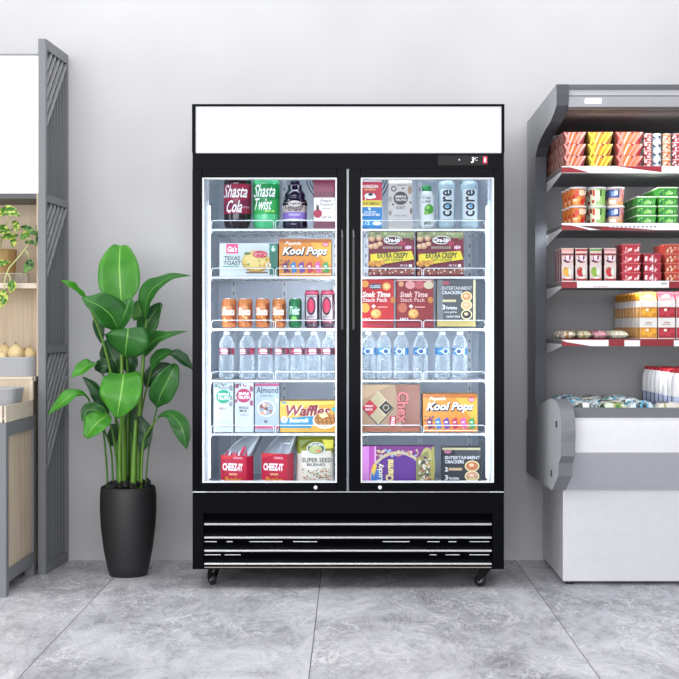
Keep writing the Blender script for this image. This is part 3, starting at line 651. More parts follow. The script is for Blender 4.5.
# seed pouch
z = SZ[6]; Y = 6.17; cx = WX(315, Y); hw = (335.5-296.5)/2*Y/F; hh = WZ(438, Y)-z
def pouch_mesh(hw, hh, dep, top_col, low_col, split=.73, n=14, mrows=18):
    b = MB(); V = []; 
    for j in range(mrows+1):
        v = j/mrows; w = hw*(1-.10*(1-v)**2*0 - .03*sin(pi*v)); dd = dep*(1-v**3)*(.75+.25*sin(pi*v))+.001
        for s in (-1, 1):
            for i in range(n+1):
                u = i/n*2-1; bul = dd*math.sqrt(max(0, 1-u*u))**.8; V.append((w*u, s*bul/2+dep/2+.001*sin(9*u+7*v), hh*v))
    row = 2*(n+1); i1, i2 = b.mi(mat(low_col, .35)), b.mi(mat(top_col, .3))
    vv = [b.bm.verts.new(p) for p in V]
    for j in range(mrows):
        for s in (0, 1):
            for i in range(n):
                a = j*row+s*(n+1)+i; f = b.bm.faces.new([vv[a], vv[a+1], vv[a+1+row], vv[a+row]]); f.smooth = True
                f.material_index = i2 if (j+.5)/mrows > split+.05*cos((i/n*2-1)*3) else i1
    for j in (0, mrows):
        for i in range(n): a = j*row+i; b.bm.faces.new([vv[a], vv[a+1], vv[a+1+n+1], vv[a+n+1]])
    bmesh.ops.remove_doubles(b.bm, verts=b.bm.verts, dist=.0003); return b
o = pouch_mesh(hw, hh, .07, '#9aa02f', '#e9e2d6').build('granola_pouch'); o.location = (cx, Y, z); tag(o, 'white seed granola pouch with green top, rightmost on the left floor', 'food pouch')
pr = Print(cx, z, Y, front=.001, eps=.0004)
pr.poly([(299, 440), (312, 439.5), (306, 443), (300, 448)], '#7d8a3f'); pr.poly([(322, 439.5), (333.5, 440), (333, 448), (326, 449)], '#d8d03c')
pr.ell(316, 448.4, 9.3, 6.4, '#e9ead9'); pr.ell(316, 448.4, 8.4, 5.6, '#4d6a54'); pr.ell(315.5, 449.5, 6.4, 3.9, '#b8c27a'); pr.ell(318.5, 451, 3, 1.6, '#d68a62'); pr.text("NATURE'S PATH", 309.5, 443.6, 322.5, 446.3, '#f4f4ea', .02)
pr.text('SUPER SEED', 302, 457.6, 331.5, 462.4, '#6b6a60', .02); pr.text('BLEND', 307, 463.4, 325.5, 466, '#59584f', .02)
pr.blobs(302, 468.5, 332, 479.5, ['#a98f6b', '#6b5335', '#cdbb98', '#8f9a68', '#b9624a', '#d9cfb8'], 70, .5, 1.3, 21); pr.build(o)
MB().box(-hw*.98, hw*.98, .031, .035, hh, hh+.008, mat('#7d8428', .3)).build('sealed_edge', None, o)

# ---- right door, top shelf
o, pr = pack('milk_carton', 'red yellow and blue milk carton with cow, nearest the centre post', 'carton', 361.3, 382, 176, SZ[1], .09, '#1f7fc2', side='#e6e6ea')
pr.rect(361.5, 182, 381.8, 200.3, '#c62a44'); pr.rect(361.5, 176.2, 381.8, 180, '#e8b93c'); pr.rect(361.5, 180, 381.8, 182, '#e9dfe0'); pr.rect(361.5, 200.3, 381.8, 206.8, '#ecd03a'); pr.rect(361.5, 206, 381.8, 207.2, '#f5ecb0')
pr.text('HORIZON', 362, 184.8, 378, 188, '#ffffff', .03); pr.text('ORGANIC', 364, 188.8, 376, 190.4, '#f6dc7a', .02)
pr.ell(370, 196, 5.6, 3, '#f4f6fa'); pr.ell(370.5, 194.4, 2.4, 1.6, '#2b3a5a'); pr.ell(374.5, 197, 1.4, 1.2, '#ffffff'); pr.poly([(365, 197), (366, 197), (366, 200), (365, 200)], '#f4f6fa')
pr.text('DHA OMEGA-3', 363, 202, 380, 205, '#7b6a1f', .02); pr.ell(369.5, 209, 1.5, 1.5, '#bfe2f4'); pr.text('ORGANIC', 364, 211, 376, 212.8, '#e4f3fb', .02); pr.text('REDUCED FAT MILK', 362.5, 213.4, 380, 216, '#ffffff', .02)
pr.rect(361.5, 219, 381.8, 226.4, '#1b93d6'); pr.text('1/2', 362, 221.5, 370, 225, '#dff2ff', .02); pr.ell(377, 223.4, 4.5, 2, '#f2f5f7'); pr.build(o)
o, pr = pack('oat_milk_carton', 'beige oat milk carton with brown circle on the top shelf', 'carton', 388.5, 412.3, 183.5, SZ[1], .085, '#cac4c1')
pr.ell(400.7, 198.2, 7.2, 6.7, '#4b3d3b'); pr.text('SIMPLE', 395.2, 195.4, 406.2, 197.8, '#e9e2de', .03); pr.text('TRUTH', 395.2, 198.8, 406.2, 201.2, '#e9e2de', .03); pr.text('OAT', 396.2, 206.2, 405.2, 209.3, '#3f3634', .02)
for a, c_, e, f, h_ in ((393.8, 188.8, 2.8, 2.8, '#5d504d'), (410, 190, 2.3, 4.2, '#a08468'), (390.2, 199, 1.7, 3, '#a89a94'), (411, 211, 1.3, 3.2, '#7d6a58'), (390.2, 213, 1.7, 2.5, '#9a8d86'), (408.8, 224, 2.6, 3, '#a89080'), (403, 188.4, 1, 1, '#4b3d3b'), (410.4, 202.6, 1, 1.2, '#5d504d'), (393, 204.5, 1, 1.3, '#6a5c58')): pr.ell(a, c_, e, f, h_)
pr.ell(393.8, 188.8, 1.7, 1.7, '#c9c2be'); pr.text('ORIGINAL', 397, 184.6, 407, 186, '#7b716d'); pr.text('DAIRY FREE', 394, 215, 407, 216.6, '#7b716d'); pr.rect(388.7, 219.6, 412.1, 220.1, '#a79e99'); pr.rect(388.7, 220.1, 412.1, 226.8, '#b5aeab'); pr.build(o)
gable(o, .1, .085, WZ(183.5, YP)-SZ[1], '#c4bfbc')
# small drink with green cap
r = 7.9*YP/F; cx = WX(427.2, YP); z = SZ[1]; h = WZ(185, YP)-z
o = lathe_bottle('juice_bottle', [(0, .002), (r*.85, .002), (r, .008), (r, h*.68), (r*.93, h*.76), (r*.7, h*.84), (.0165, h*.88)], mat('#c3cbcd', .3), (cx, YP+r, z)); tag(o, 'small pale bottle with green cap and lime picture, top shelf', 'bottle')
MB().lathe([(.0165, h*.87), (.019, h*.875), (.019, h*.99), (.0175, h), (0, h)], mat('#2f8f52', .4), 20).build('cap', None, o)
pr = Print(cx, z, YP, wrap=r+.0004); pr.rect(419.8, 197.8, 434.6, 226, '#d7dcdc'); pr.text('PURE', 423, 196.8, 430.5, 199.2, '#6d7478', .02); pr.text('LIME', 423, 200.2, 430.5, 202.6, '#6d7478', .02); pr.ell(429, 209.2, 4.6, 5, '#4f9e35'); pr.ell(428, 207.4, 2, 1.6, '#8fce62'); pr.ell(426, 213, 2, 2, '#7ab54a'); pr.text('BIO', 424, 221.3, 431, 224.6, '#44504a', .03); pr.build(o)
def corewater(px0, px1, label):
    r = (px1-px0)/2*YP/F; cx = WX((px0+px1)/2, YP); z = SZ[1]; h = .22
    o = lathe_bottle('water_bottle', [(0, .002), (r*.85, .002), (r, .01), (r, .028), (r*.93, .034), (r*.93, .165), (r*.97, .185), (r*.85, .200), (r*.62, .208), (.017, .212)], mat('#9fb3bd', .25), (cx, YP+r, z)); tag(o, label, 'bottle', 'pale blue bottles with vertical lettering')
    MB().lathe([(.018, .209), (.020, .210), (.020, .236), (0, .237)], mat('#4e7884', .35), 24).build('cap', None, o)
    def wr(v): return r*(.97 if v > .17 else .9)
    pr = Print(cx, z, YP, wrap=r*.935, eps=.0008); m = (px0+px1)/2
    pr.rect(px0+2.6, 189, px1-2.6, 226, '#c5cfd4'); pr.text('core', m-4.3, 189.5, m+4.7, 216.5, '#1d2730', .02, 0, 90); pr.ell(m+.6, 205.6, 1.9, 1.9, '#5d9ac2'); pr.text('HYDRATION', m-4, 219, m+4, 221, '#6f808a'); pr.build(o)
corewater(438, 456.4, 'pale blue bottle with vertical lettering, right of the green-capped bottle'); corewater(460.4, 480, 'pale blue bottle with vertical lettering, rightmost on the top shelf')
# ---- right door, second shelf
def spud(px0, px1, label):
    o, pr = pack('frozen_potato_box', label, 'food box', px0, px1, 231.5, SZ[2], .17, '#7c1a34', 'boxes of frozen potatoes', side='#5a1226')
    U = lambda a: px0+a*(px1-px0)
    pr.rect(px0+.3, 231.8, px1-.3, 238, '#9aa372'); pr.blobs(U(.03), 232.5, U(.97), 238.5, ['#b5bc8a', '#748452', '#c9c9a4'], 26, .6, 1.8, 31)
    for a, c_, e in ((.06, 239, 3.3), (.14, 246, 3.6), (.22, 238.5, 3), (.05, 246.5, 3), (.24, 244, 2.8)): pr.ell(U(a), c_, e, e*.85, '#c99a76'); pr.ell(U(a)-.6, c_-.6, e*.6, e*.5, '#e3c09a')
    pr.ell(U(.52), 240.2, 9.2, 4.2, '#f5f0e6'); pr.ell(U(.52), 240.2, 8.3, 3.5, '#5c2a3a'); pr.text('Ore-Ida', U(.36), 237.8, U(.68), 242.6, '#ffffff', .03, .2); pr.ell(U(.72), 243.5, 3.8, 2.6, '#a8324e')
    pr.rect(U(.3), 246.6, U(.72), 248.9, '#a79083'); pr.text('GOLDEN', U(.34), 247, U(.68), 248.6, '#5b2233', .01); pr.ell(U(.86), 247.6, 4.4, 3.1, '#a9235a'); pr.text('NEW', U(.8), 246, U(.93), 249.2, '#ffffff', .02)
    pr.poly([(U(.03), 254.3), (U(.93), 251), (U(.99), 259.5), (U(.03), 266)], '#e6d22e')
    pr.text('EXTRA CRISPY', U(.18), 252.6, U(.86), 258.4, '#3f3a18', .035, .1); pr.text('TASTY CROWNS', U(.30), 258.8, U(.74), 261.6, '#5f5820', .02)
    for k in range(7): pr.ell(U(.03+.045*k), 263.5+1.5*sin(k*2), 2.6, 2.2, ['#dba13e', '#c8832a'][k % 2])
    pr.text('PER 3 LB', U(.68), 264.6, U(.84), 266.6, '#f0d8dc'); pr.rect(U(.87), 264.4, U(.94), 267.2, '#efe6e2'); pr.rect(px0+.3, 268.4, px1-.3, 274.6, '#8c4b3e'); pr.blobs(U(.02), 269, U(.98), 274, ['#d9a488', '#5b1f26', '#f0e4d8', '#b3604a'], 40, .5, 1.5, 32); pr.build(o)
spud(369, 414.6, 'maroon potato box with yellow banner, left one on the second shelf'); spud(417.2, 463.6, 'maroon potato box with yellow banner, right one on the second shelf')
# ---- right door, third shelf
def snack(px0, px1, label, base, mid, txt, off):
    o, pr = pack('snack_box', label, 'food box', px0, px1, 279.3, SZ[3], .1, base, 'red snack cracker boxes'); U = lambda a: 361+off+a*34
    if off == 0:
        pr.ell(U(.12), 284, 3.6, 3.4, '#e8a24a'); pr.ell(U(.75), 286.3, 4.2, 3.9, '#e8a24a'); pr.ell(U(.75), 286.3, 2.6, 2.4, '#f6cf86'); pr.ell(U(.42), 286.4, 6.4, 2.8, '#2c4a58'); pr.text('CLASSIC', U(.26), 285, U(.58), 288, '#e6eef2', .02)
    else: 
        for k, c_ in enumerate(('#e09a9a', '#c25a5e', '#d8c7a6')): pr.ell(U(.35+k*.27), 285, 5, 4, c_)
        pr.rect(px0+.3, 279.6, px1-.3, 281, '#e2b4b0'); pr.ell(U(.08), 284, 2.6, 2.6, '#e2a06e')
    pr.text('Snak Time', U(.04), 291.6, U(.86), 297.2, txt, .035, .2); pr.text('Stack Pack', U(.06), 297.8, U(.78), 301.8, txt, .01); pr.poly([(U(.3), 306.3), (U(.37), 304.2), (U(.44), 306.3), (U(.37), 308.6)], '#f3d9d4'); pr.rect(U(.48), 306.6, U(.78), 307.6, '#e9a9a0')
    pr.ell(U(.12), 307.8, 4.6, 4.8, '#eab14e' if off == 0 else '#c0684a'); pr.ell(U(.44), 313.6, 5.3, 4.9, '#d99345'); pr.ell(U(.43), 313.2, 3.8, 3.4, '#eebf74'); pr.ell(U(.94), 300, 2.8, 3.2, '#c77a36'); pr.blobs(U(.32), 311, U(.56), 317, ['#b2661f'], 8, .3, .6, 6)
    pr.text('8 PACK', U(.05), 317.8, U(.3), 320.6, '#ffffff', .02); pr.rect(px0+.3, 323, px1-.3, 326.5, '#9b1f34'); pr.build(o)
snack(361.3, 393.8, 'bright red snack cracker box, left on the third shelf', '#c01d22', '', '#fff4ef', 0)
snack(396.4, 433.4, 'duller red snack cracker box beside the bright red one', '#8e2026', '', '#e7b9b4', 37.4)
o, pr = pack('cracker_box', 'dark grey cracker box with three round pictures, third shelf', 'food box', 437, 475.6, 279.3, SZ[3], .1, '#54565a', side='#b9b28f')
pr.rect(437.2, 279.5, 443, 326, '#77797c'); pr.ell(446, 283, 3.6, 2, '#b04a5c'); pr.rect(473.3, 279.5, 475.4, 326, '#e6dca8'); pr.text('ENTERTAINMENT', 442, 286.3, 472, 290, '#c9cbce', .02, .05); pr.text('CRACKERS', 442, 291, 462, 294.3, '#dadcdf', .03, .05)
pr.rect(442.5, 299.6, 456, 302, '#cfc79b'); pr.text('3', 442.3, 304.6, 445, 309.6, '#f2f2f2', .03); pr.text('Varieties', 445.4, 306, 457, 309.4, '#f2f2f2', .02); pr.text('crisp golden', 444, 311, 457, 313.4, '#d4d4d4'); pr.text('cracked wheat', 446, 315, 460, 317.6, '#d4d4d4')
for c_, q in ((296.5, '#d99a6c'), (305.2, '#d8b48e'), (314.6, '#33353a')): pr.ell(466.5, c_, 5.6, 5, '#efe2a8'); pr.ell(466.5, c_, 4.5, 3.9, q); pr.ell(466, c_-.6, 2.1, 1.6, '#e9c9a0')
pr.rect(437.2, 320.2, 475.4, 326.4, '#cfbb74'); pr.build(o)
# ---- right door, fifth shelf
o, pr = pack('cereal_box', 'brown cereal box lying sideways with red and woven diamonds, fifth shelf', 'food box', 361.3, 420, 384.6, SZ[5], .06, '#a98a6f', side='#8d6d53')
pr.poly([(361.5, 384.8), (390, 384.8), (361.5, 400)], '#c2a382'); pr.poly([(395, 384.8), (419.8, 384.8), (419.8, 428), (402, 428)], '#8c5a48')
def diamond(pr, cx, cy, rx, ry, col): pr.poly([(cx-rx, cy), (cx, cy-ry), (cx+rx, cy), (cx, cy+ry)], col)
diamond(pr, 378, 408.4, 16, 17.6, '#2e2a28'); diamond(pr, 378, 407.6, 15.5, 16.8, '#d9cba8')
diamond(pr, 369.9, 407.6, 8, 8.2, '#b81d34'); diamond(pr, 386, 407.6, 7.4, 7.2, '#2b2827')
for k in range(-3, 4):
    for s, (ax, ay) in ((1, (377.5, 399.4)), (1, (377.5, 415.8))): pr.poly([(ax+k*1.1-4, ay+k*1.1+3.6), (ax+k*1.1-3.5, ay+k*1.1+4.1), (ax+k*1.1+4.1, ay+k*1.1-3.5), (ax+k*1.1+3.6, ay+k*1.1-4)], '#9c8a66')
pr.text('WHEAT', 364.6, 405, 373.4, 407, '#ffffff', .02); pr.text('RICE', 365.6, 408.4, 372.4, 410.4, '#ffffff', .02); pr.ring(386, 407.6, 3, 3, .6, '#d9cba8')
pr.text('Chex', 396.8, 391.2, 409, 423.4, '#6b2024', .08, 0, -90); pr.text('Chex', 397, 391.4, 408.8, 423.2, '#c96f6a', .03, 0, -90); pr.rect(389.5, 415.8, 396, 427, '#b81d34'); pr.text('FREE', 391, 417, 394.6, 426, '#ffffff', .02, 0, -90); pr.rect(361.5, 425.4, 419.8, 426.6, '#8a4236'); pr.rect(361.5, 428, 419.8, 431, '#a65b3c'); pr.build(o)
o, pr = pack('ice_pop_box', 'orange ice pops box right of the brown cereal box', 'food box', 423, 477.4, 394.2, SZ[5], .14, POPS, side='#a55a1c'); pops(pr, 423, 394.2, 477.4, 431); pr.build(o)
# ---- right door, floor
o, pr = pack('cereal_box', 'purple cereal box lying sideways on the fridge floor', 'food box', 361.3, 434, 446, SZ[6], .055, '#7b2a7e', side='#7d7a3a')
pr.rect(361.5, 446.3, 374.5, 486, '#b847b0'); pr.rect(361, 446.3, 369, 486, '#d98ad4'); pr.rect(374.5, 446.3, 376, 486, '#e4b3e0')
pr.ell(398, 477, 28, 26, '#cfc39a'); pr.ell(398, 478, 26, 24, '#5d2488'); pr.ell(377, 478, 6, 9, '#3b6fc0'); pr.poly([(371, 470), (374, 463), (377, 466), (374, 476)], '#e7c341'); pr.blobs(376, 450, 418, 456, ['#d9b48c', '#e6d0a6', '#c98a7a', '#9cbcd6'], 40, .7, 1.7, 44)
pr.text('Lucky', 377, 463, 384, 480.5, '#e9e2c4', .03, 0, 90); pr.text('Charms', 385.5, 459, 393.5, 481, '#e9d48c', .05, 0, 90)
pr.ell(427, 466, 8, 19, '#b9b06a'); pr.poly([(416, 458), (428, 450), (432, 486), (416, 486)], '#8d8a52'); pr.blobs(419, 456, 430, 483, ['#3e4a3a', '#d6cfb6', '#a86f5a', '#e9e4d2', '#5c3b56', '#cda66e'], 70, .7, 1.9, 45); pr.rect(431.3, 446.3, 433.8, 486, '#a8a04e'); pr.build(o)
o, pr = pack('cracker_box', 'black cracker box with two round pictures on the fridge floor', 'food box', 442, 480.6, 447.6, SZ[6], .055, '#2c2f36', side='#3a3d44', Y=6.2)
pr.Y = 6.2
pr.rect(442.2, 447.8, 480.4, 450, '#d5cf9e'); pr.rect(442.2, 450, 455, 456, '#1f2128'); pr.ell(447.6, 451.6, 3.8, 2, '#b06a84'); pr.poly([(455, 450), (480.4, 450), (480.4, 456), (455, 456)], '#41444c'); pr.text('ENTERTAINMENT', 445, 456, 480, 459.2, '#e4e6ea', .02); pr.text('CRACKERS', 445, 460, 464, 463.4, '#e4e6ea', .03)
pr.text('2', 444.8, 467.2, 448, 471.4, '#f4f4f4', .03); pr.rect(448.6, 467.8, 462, 470.4, '#cfae86'); pr.text('3', 444.8, 475, 448, 480, '#f4f4f4', .03); pr.text('Varieties', 448.4, 476.6, 459, 479.6, '#f4f4f4', .02)
for c_, q in ((466, '#c9744a'), (476.2, '#c99a86'), (483.5, '#e0c47a')): pr.ell(472, c_, 7.4, 5.6, '#e6d8a0'); pr.ell(472, c_, 6, 4.4, q); pr.ell(471.4, c_-1, 2.6, 1.7, '#efc79a')
pr.build(o)
q = MB(); hh = WZ(447.6, 6.2)-SZ[6]; w = .0835; q.prism([(-w, hh), (-w-.0, hh+.001), (-w, .055)], 0, 0.001, 'y')  # flap line
q = MB(); q.prism([(.001, hh), (.056, hh), (.056, hh+.003), (.001, hh+.0035)], -w, w, 'x', mat('#55585f', .4)); q.build('box_lid', None, o)
# ================================================================== OPEN DISPLAY CASE ON THE RIGHT
GR = mat('#a4a6aa', .6, spec=.25); GRD = mat('#5c5e64', .8, spec=.1); GRM = mat('#76787e', .45); CW = mat('#dedee3', .45); CIN = mat('#8d8c90', .55, scale=3)
XA = .839; XE = 1.78
case = empty('open_display_case', (1.3, 6.3, 0)); O2 = Vector((1.3, 6.3, 0))
tag(case, 'wide open-front grey and white refrigerated display case with four stocked shelves', 'display case')
def cpart(mb, name, m=None, parent=None):
    for v in mb.bm.verts: v.co -= O2
    return mb.build(name, m, parent or case)
def PY(px): return XA*F/(px-VX)
def prof(pts): return [(PY(px), WZ(py, PY(px))) for px, py in pts]
side = prof([(527.2, 122), (556.3, 84.3), (556.6, 95), (556.3, 105.5), (554, 113), (550.4, 121.8), (545.5, 129.5), (541, 138), (537.5, 147), (535.3, 157), (535.3, 400)]) + [(PY(535.3), .50), (6.76, .50)]
def side_panel(x0, x1, nm='upper_side_panel'):
    b = MB(); b.prism(side, x0, x1, 'x', GR)
    i = b.mi(GRD); b.bm.normal_update()
    for f in b.bm.faces:
        if abs(f.normal.x) < .5: f.material_index = i
    return cpart(b, nm)
def arc(pts, n=5):
    out = []
    P = [Vector(p) for p in pts]
    for k in range(len(P)-1):
        p0, p1, p2, p3 = P[max(k-1, 0)], P[k], P[k+1], P[min(k+2, len(P)-1)]
        for j in range(n):
            t = j/n; out.append(tuple(.5*((2*p1)+(p2-p0)*t+(2*p0-5*p1+4*p2-p3)*t*t+(3*p1-p0-3*p2+p3)*t**3)))
    out.append(tuple(P[-1])); return out
bump = prof([(527.6, 420), (536, 409.3), (544.7, 402.2), (552.7, 398.6), (558.3, 402.6), (561.6, 412), (562.9, 428), (562.7, 442)])
bump = arc(bump) + prof([(562.6, 456), (560.2, 463), (559.6, 476), (553.6, 490.4), (527.6, 472)])
def bumper(x0, x1):
    b = MB(); b.prism(bump, x0, x1, 'x', GR); i = b.mi(GRM); b.bm.normal_update()
    for f in b.bm.faces:
        if abs(f.normal.x) < .5: f.material_index = i; f.smooth = False
    o = cpart(b, 'bumper_end_panel'); return o
side_panel(XA, XA+.05); side_panel(XE-.05, XE)
bo = bumper(XA-.006, XA+.05); bumper(XE-.05, XE+.006)
for px, py in ((558.5, 424.5), (553.5, 473.5)):
    Y = PY(px); cpart(MB().box(XA-.012, XA-.005, Y-.006, Y+.006, WZ(py+3, Y), WZ(py-3.5, Y), None, .001), 'latch', mat('#33353a', .4), bo)
ib, ie = XA+.05, XE-.05
cpart(MB().box(ib, ie, 6.70, 6.76, .45, 2.05), 'back_panel', CIN)
cpart(MB().box(ib, ie, 5.87, 6.76, 2.05, 2.085, GRM), 'top_panel')
cpart(MB().prism([(5.86, 1.985), (6.70, 2.005), (6.70, 2.02), (5.86, 2.0)], ib, ie, 'x', mat('#6b6462', .5)), 'canopy_soffit')
# canopy fascia: bands
def cz(py): return WZ(py, 5.82)
b = MB(); b.box(ib, ie, 5.815, 5.86, cz(89.5), cz(84.6), mat('#5f6167', .4), .002); fa = cpart(b, 'canopy_rail')
b = MB(); b.box(ib, ie, 5.825, 5.86, cz(95.3), cz(89.5), mat('#b9babf', .35)); b.box(ib, ie, 5.822, 5.86, cz(96.6), cz(95.3), mat('#63656b', .35)); b.box(ib, ie, 5.818, 5.86, cz(106.8), cz(96.6), mat('#a4a5aa', .35), .002); b.box(ib, ie, 5.82, 5.87, cz(110), cz(106.8), mat('#4f4744', .4)); cf = cpart(b, 'canopy_fascia')
cpart(MB().box(WX(585.3, 5.81), WX(601.5, 5.81), 5.811, 5.818, cz(103.6), cz(98.6), mat('#fbfbfd', .4, emit=1.2), .002), 'lit_badge', None, cf)
lamp('canopy_fill', ((ib+ie)/2, 5.90, 1.975), (0, .6, -1), ie-ib-.1, .04, CL)  # fill light added under the canopy to brighten the interior, no tube seen
for k_, z_ in enumerate((1.745, 1.505, 1.262, 1.004)): lamp('shelf_fill', ((ib+ie)/2, 6.05, z_), (0, 1, -.7), ie-ib-.5, .02, CL*.45)  # added fills below each shelf front, not visible lamps of the case
# lower body
b = MB(); b.box(.912, XE-.06, 6.125, 6.76, .014, .42, CW, .006); cpart(b, 'base_cabinet')
for x, y in ((.945, 6.155), (1.70, 6.155), (.94, 6.7), (1.70, 6.7)): cpart(MB().lathe([(0, 0), (.017, 0), (.015, .012), (.010, .014), (.010, .02), (0, .02)], mat('#26272a', .5), 16, x, y), 'levelling_foot')
b = MB()
for x in (.9105,): 
    for k in (489, 498, 503): b.box(x, x+.002, 6.52, 6.53, WZ(k+1.4, 6.5), WZ(k, 6.5), mat('#a9abb0', .5))
cpart(b, 'screw_caps')
YB = 5.70
b = MB(); zt, zm = WZ(418, YB), WZ(452.5, YB)
b.prism(arc([(YB+.022, zt), (YB+.006, zt-.02), (YB, zt-.07), (YB, zm)], 4) + [(6.0, .445), (6.08, .412), (6.3, .412), (6.3, zt)], ib, ie, 'x', CW)
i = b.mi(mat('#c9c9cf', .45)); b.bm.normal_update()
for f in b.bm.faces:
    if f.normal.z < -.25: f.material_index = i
cpart(b, 'front_panel')
cpart(MB().prism([(YB+.02, zt+.0005), (YB+.012, WZ(408.6, YB)), (YB+.03, WZ(408, YB)), (YB+.045, zt+.0005)], ib, ie, 'x', GRM), 'front_rail')
cpart(MB().box(ib, ie, YB+.046, 6.70, .742, .752, mat('#5f6167', .5)), 'deck')
DK = .752
# shelves
SH = {1: (WZ(167, 6.02), 1), 2: (WZ(223.9, 6.02), 2), 3: (WZ(281.6, 6.02), 3), 4: (WZ(339.7, 6.02), 4)}
RED = mat('#8a1422', .4); TK = mat('#ececf0', .45)
for k in (1, 2, 3, 4):
    z = SH[k][0]; b = MB(); b.box(ib+.002, ie-.002, 6.025, 6.69, z-.018, z, mat('#77767a', .5)); sh = cpart(b, 'shelf')
    base = {1: TK, 2: TK, 3: TK, 4: RED}[k]
    b = MB(); b.box(ib+.002, ie-.002, 6.012, 6.024, z-.026, z+.003, base); rail = cpart(b, 'price_rail', None, sh)
    for xs in (0, 1):
        s_ = MB(); x = ib+.0022 if not xs else ie-.0045; s_.prism([(6.02, z+.001), (6.02, z-.026), (6.66, z-.083), (6.69, z+.001)], x, x+.0022, 'x', mat('#f6f6f8', .45)); cpart(s_, 'shelf_bracket', None, sh)
    pr = Print(0, 0, 6.011, 6.011, eps=.0003)
    if k == 1:
        pr.poly([(561.3, 167.2), (570, 167.2), (590, 172.6), (561.3, 172.6)], '#8a1422'); pr.poly([(616, 166.2), (661.6, 166.2), (661.6, 172.2), (640, 169.4)], '#8a1422'); pr.rect(593.3, 166.6, 593.6, 172.6, '#b9b9be')
    if k == 2:
        pr.poly([(561.3, 225), (572, 225.5), (590, 230), (561.3, 230)], '#8a1422'); pr.poly([(578, 225.6), (609, 226.5), (609, 229.8), (600, 229.9)], '#5d1019'); pr.poly([(602, 226.6), (640, 228.6), (654, 229.8), (602, 230.2)], '#8a1422')
        for q in range(11): pr.rect(612+q*4.2, 225.8, 614.2+q*4.2, 227.6, '#9a9aa2')
    if k == 3:
        pr.rect(561.3, 281.6, 577, 288, '#8a1422'); pr.rect(669, 281.4, 720, 288, '#8a1422')
        for q in range(6): pr.rect(594+q*2.4, 286, 595.2+q*2.4, 287, '#c07a80')
        pr.rect(661, 282.4, 667, 284.6, '#b5b5bb')
    if k == 4:
        pr.poly([(561.3, 339.9), (608.6, 340), (608.6, 346.2), (592, 346.2), (566, 342)], '#ececf0'); pr.rect(593, 341, 593.3, 346, '#b9b9be'); pr.rect(624.4, 340.2, 640, 346.3, '#ececf0'); pr.rect(673.8, 340.2, 700, 346.3, '#ececf0')
    pr.mb.bm.transform(Matrix.Translation(-O2)); pr.build(rail, 'price_tickets')

def put(proto, loc, label, group, cat, rz=0):
    o = dup(proto, loc, rz) if proto.get('used') else proto
    o.location = loc; o.rotation_euler = (0, 0, rz); proto['used'] = 1; o['used'] = 1; tag(o, label, cat, group); USED.append(o); return o
USED = []
ROW = ['front row', 'second row', 'third row', 'fourth row', 'fifth row', 'sixth row', 'seventh row', 'back row']
# ---- top shelf: tapered noodle trays in zigzag wrappers
def tray(w, h, d, cols):
    b = MB(); t = .012; n = len(cols)
    V = [(-w/2+t, .006, 0), (w/2-t, .006, 0), (w/2-t, d-.006, 0), (-w/2+t, d-.006, 0), (-w/2, 0, h), (w/2, 0, h), (w/2, d, h), (-w/2, d, h)]
    b.poly(V, [(0, 3, 2, 1), (0, 1, 5, 4), (1, 2, 6, 5), (2, 3, 7, 6), (3, 0, 4, 7), (4, 5, 6, 7)], mat(cols[0], .35)); o = b.build('snack_tray')
    def fp(u, v): x = (-w/2+t*(1-v)) + u*(w-2*t*(1-v)); return (x, .006*(1-v)-.0005, v*h)
    def sp(u, v): return (-w/2+t*(1-v)-.0005, .006*(1-v)+u*(d-.012), v*h)
    a = MB(); e = 0
    def q(P, pts, c):
        nonlocal e; e += .00012; vs = [P(*p) for p in pts]; vs = [(x-(e if P is sp else 0), y-(e if P is fp else 0), z_) for x, y, z_ in vs]; a.poly(vs, [tuple(range(len(pts)))], mat(c, .35))
    for k, c in enumerate(cols[1:] * 2):
        s = -.02+k*.9/(2*(n-1)); q(fp, [(s, 0), (s+.09, 0), (min(1, s+.36), 1), (min(1, s+.24), 1)], c)
    q(fp, [(.30, .05), (.44, .02), (.62, .8), (.5, .98)], cols[2]); q(fp, [(.02, 1), (.12, 1), (.3, .1), (.22, 0)], cols[1]); q(fp, [(.66, .1), (.78, .05), (.96, .95), (.84, .98)], cols[1])
    for k, c in enumerate(cols[1:] * 2): s = k/(2*(n-1)); q(sp, [(s, 0), (s+.1, 0), (min(1, s+.2), 1), (s+.06, 1)], c)
    a.build('printed_wrapper', None, o, fix=False)
    l = MB(); l.box(-w/2-.001, w/2+.001, -.001, d+.001, h, h+.0022, mat(cols[-1], .35), .0008); l.build('tray_lid', None, o); return o
z = SH[1][0]+.0005
kinds = [('red and cream', ('#7a1418', '#d99a90', '#c8642c', '#e6cfc6', '#8f1f24'), 563, 586, 4, 'far left stack'), ('yellow', ('#8a6f10', '#d8cc3c', '#c07c14', '#ece4a0', '#8a2620'), 587.5, 613, 2, 'middle stack'), ('red and pink', ('#851a1c', '#dc8478', '#c8682e', '#ecd2c4', '#9a2426'), 615.5, 643, 2, 'right stack')]
for nm, cols, a, b_, rows, where in kinds:
    w = (b_-a)*6.04/F; h = .0475; pt = tray(w, h, .13, cols)
    for r_ in range(rows):
        for l_ in range(3):
            put(pt, (WX((a+b_)/2, 6.04), 6.04+r_*.136, z+l_*(h+.0028)), '%s snack tray, %s, %s, %s, top shelf' % (nm, ['bottom', 'middle', 'top'][l_], ROW[r_], where), 'snack trays on the top shelf', 'food tray')
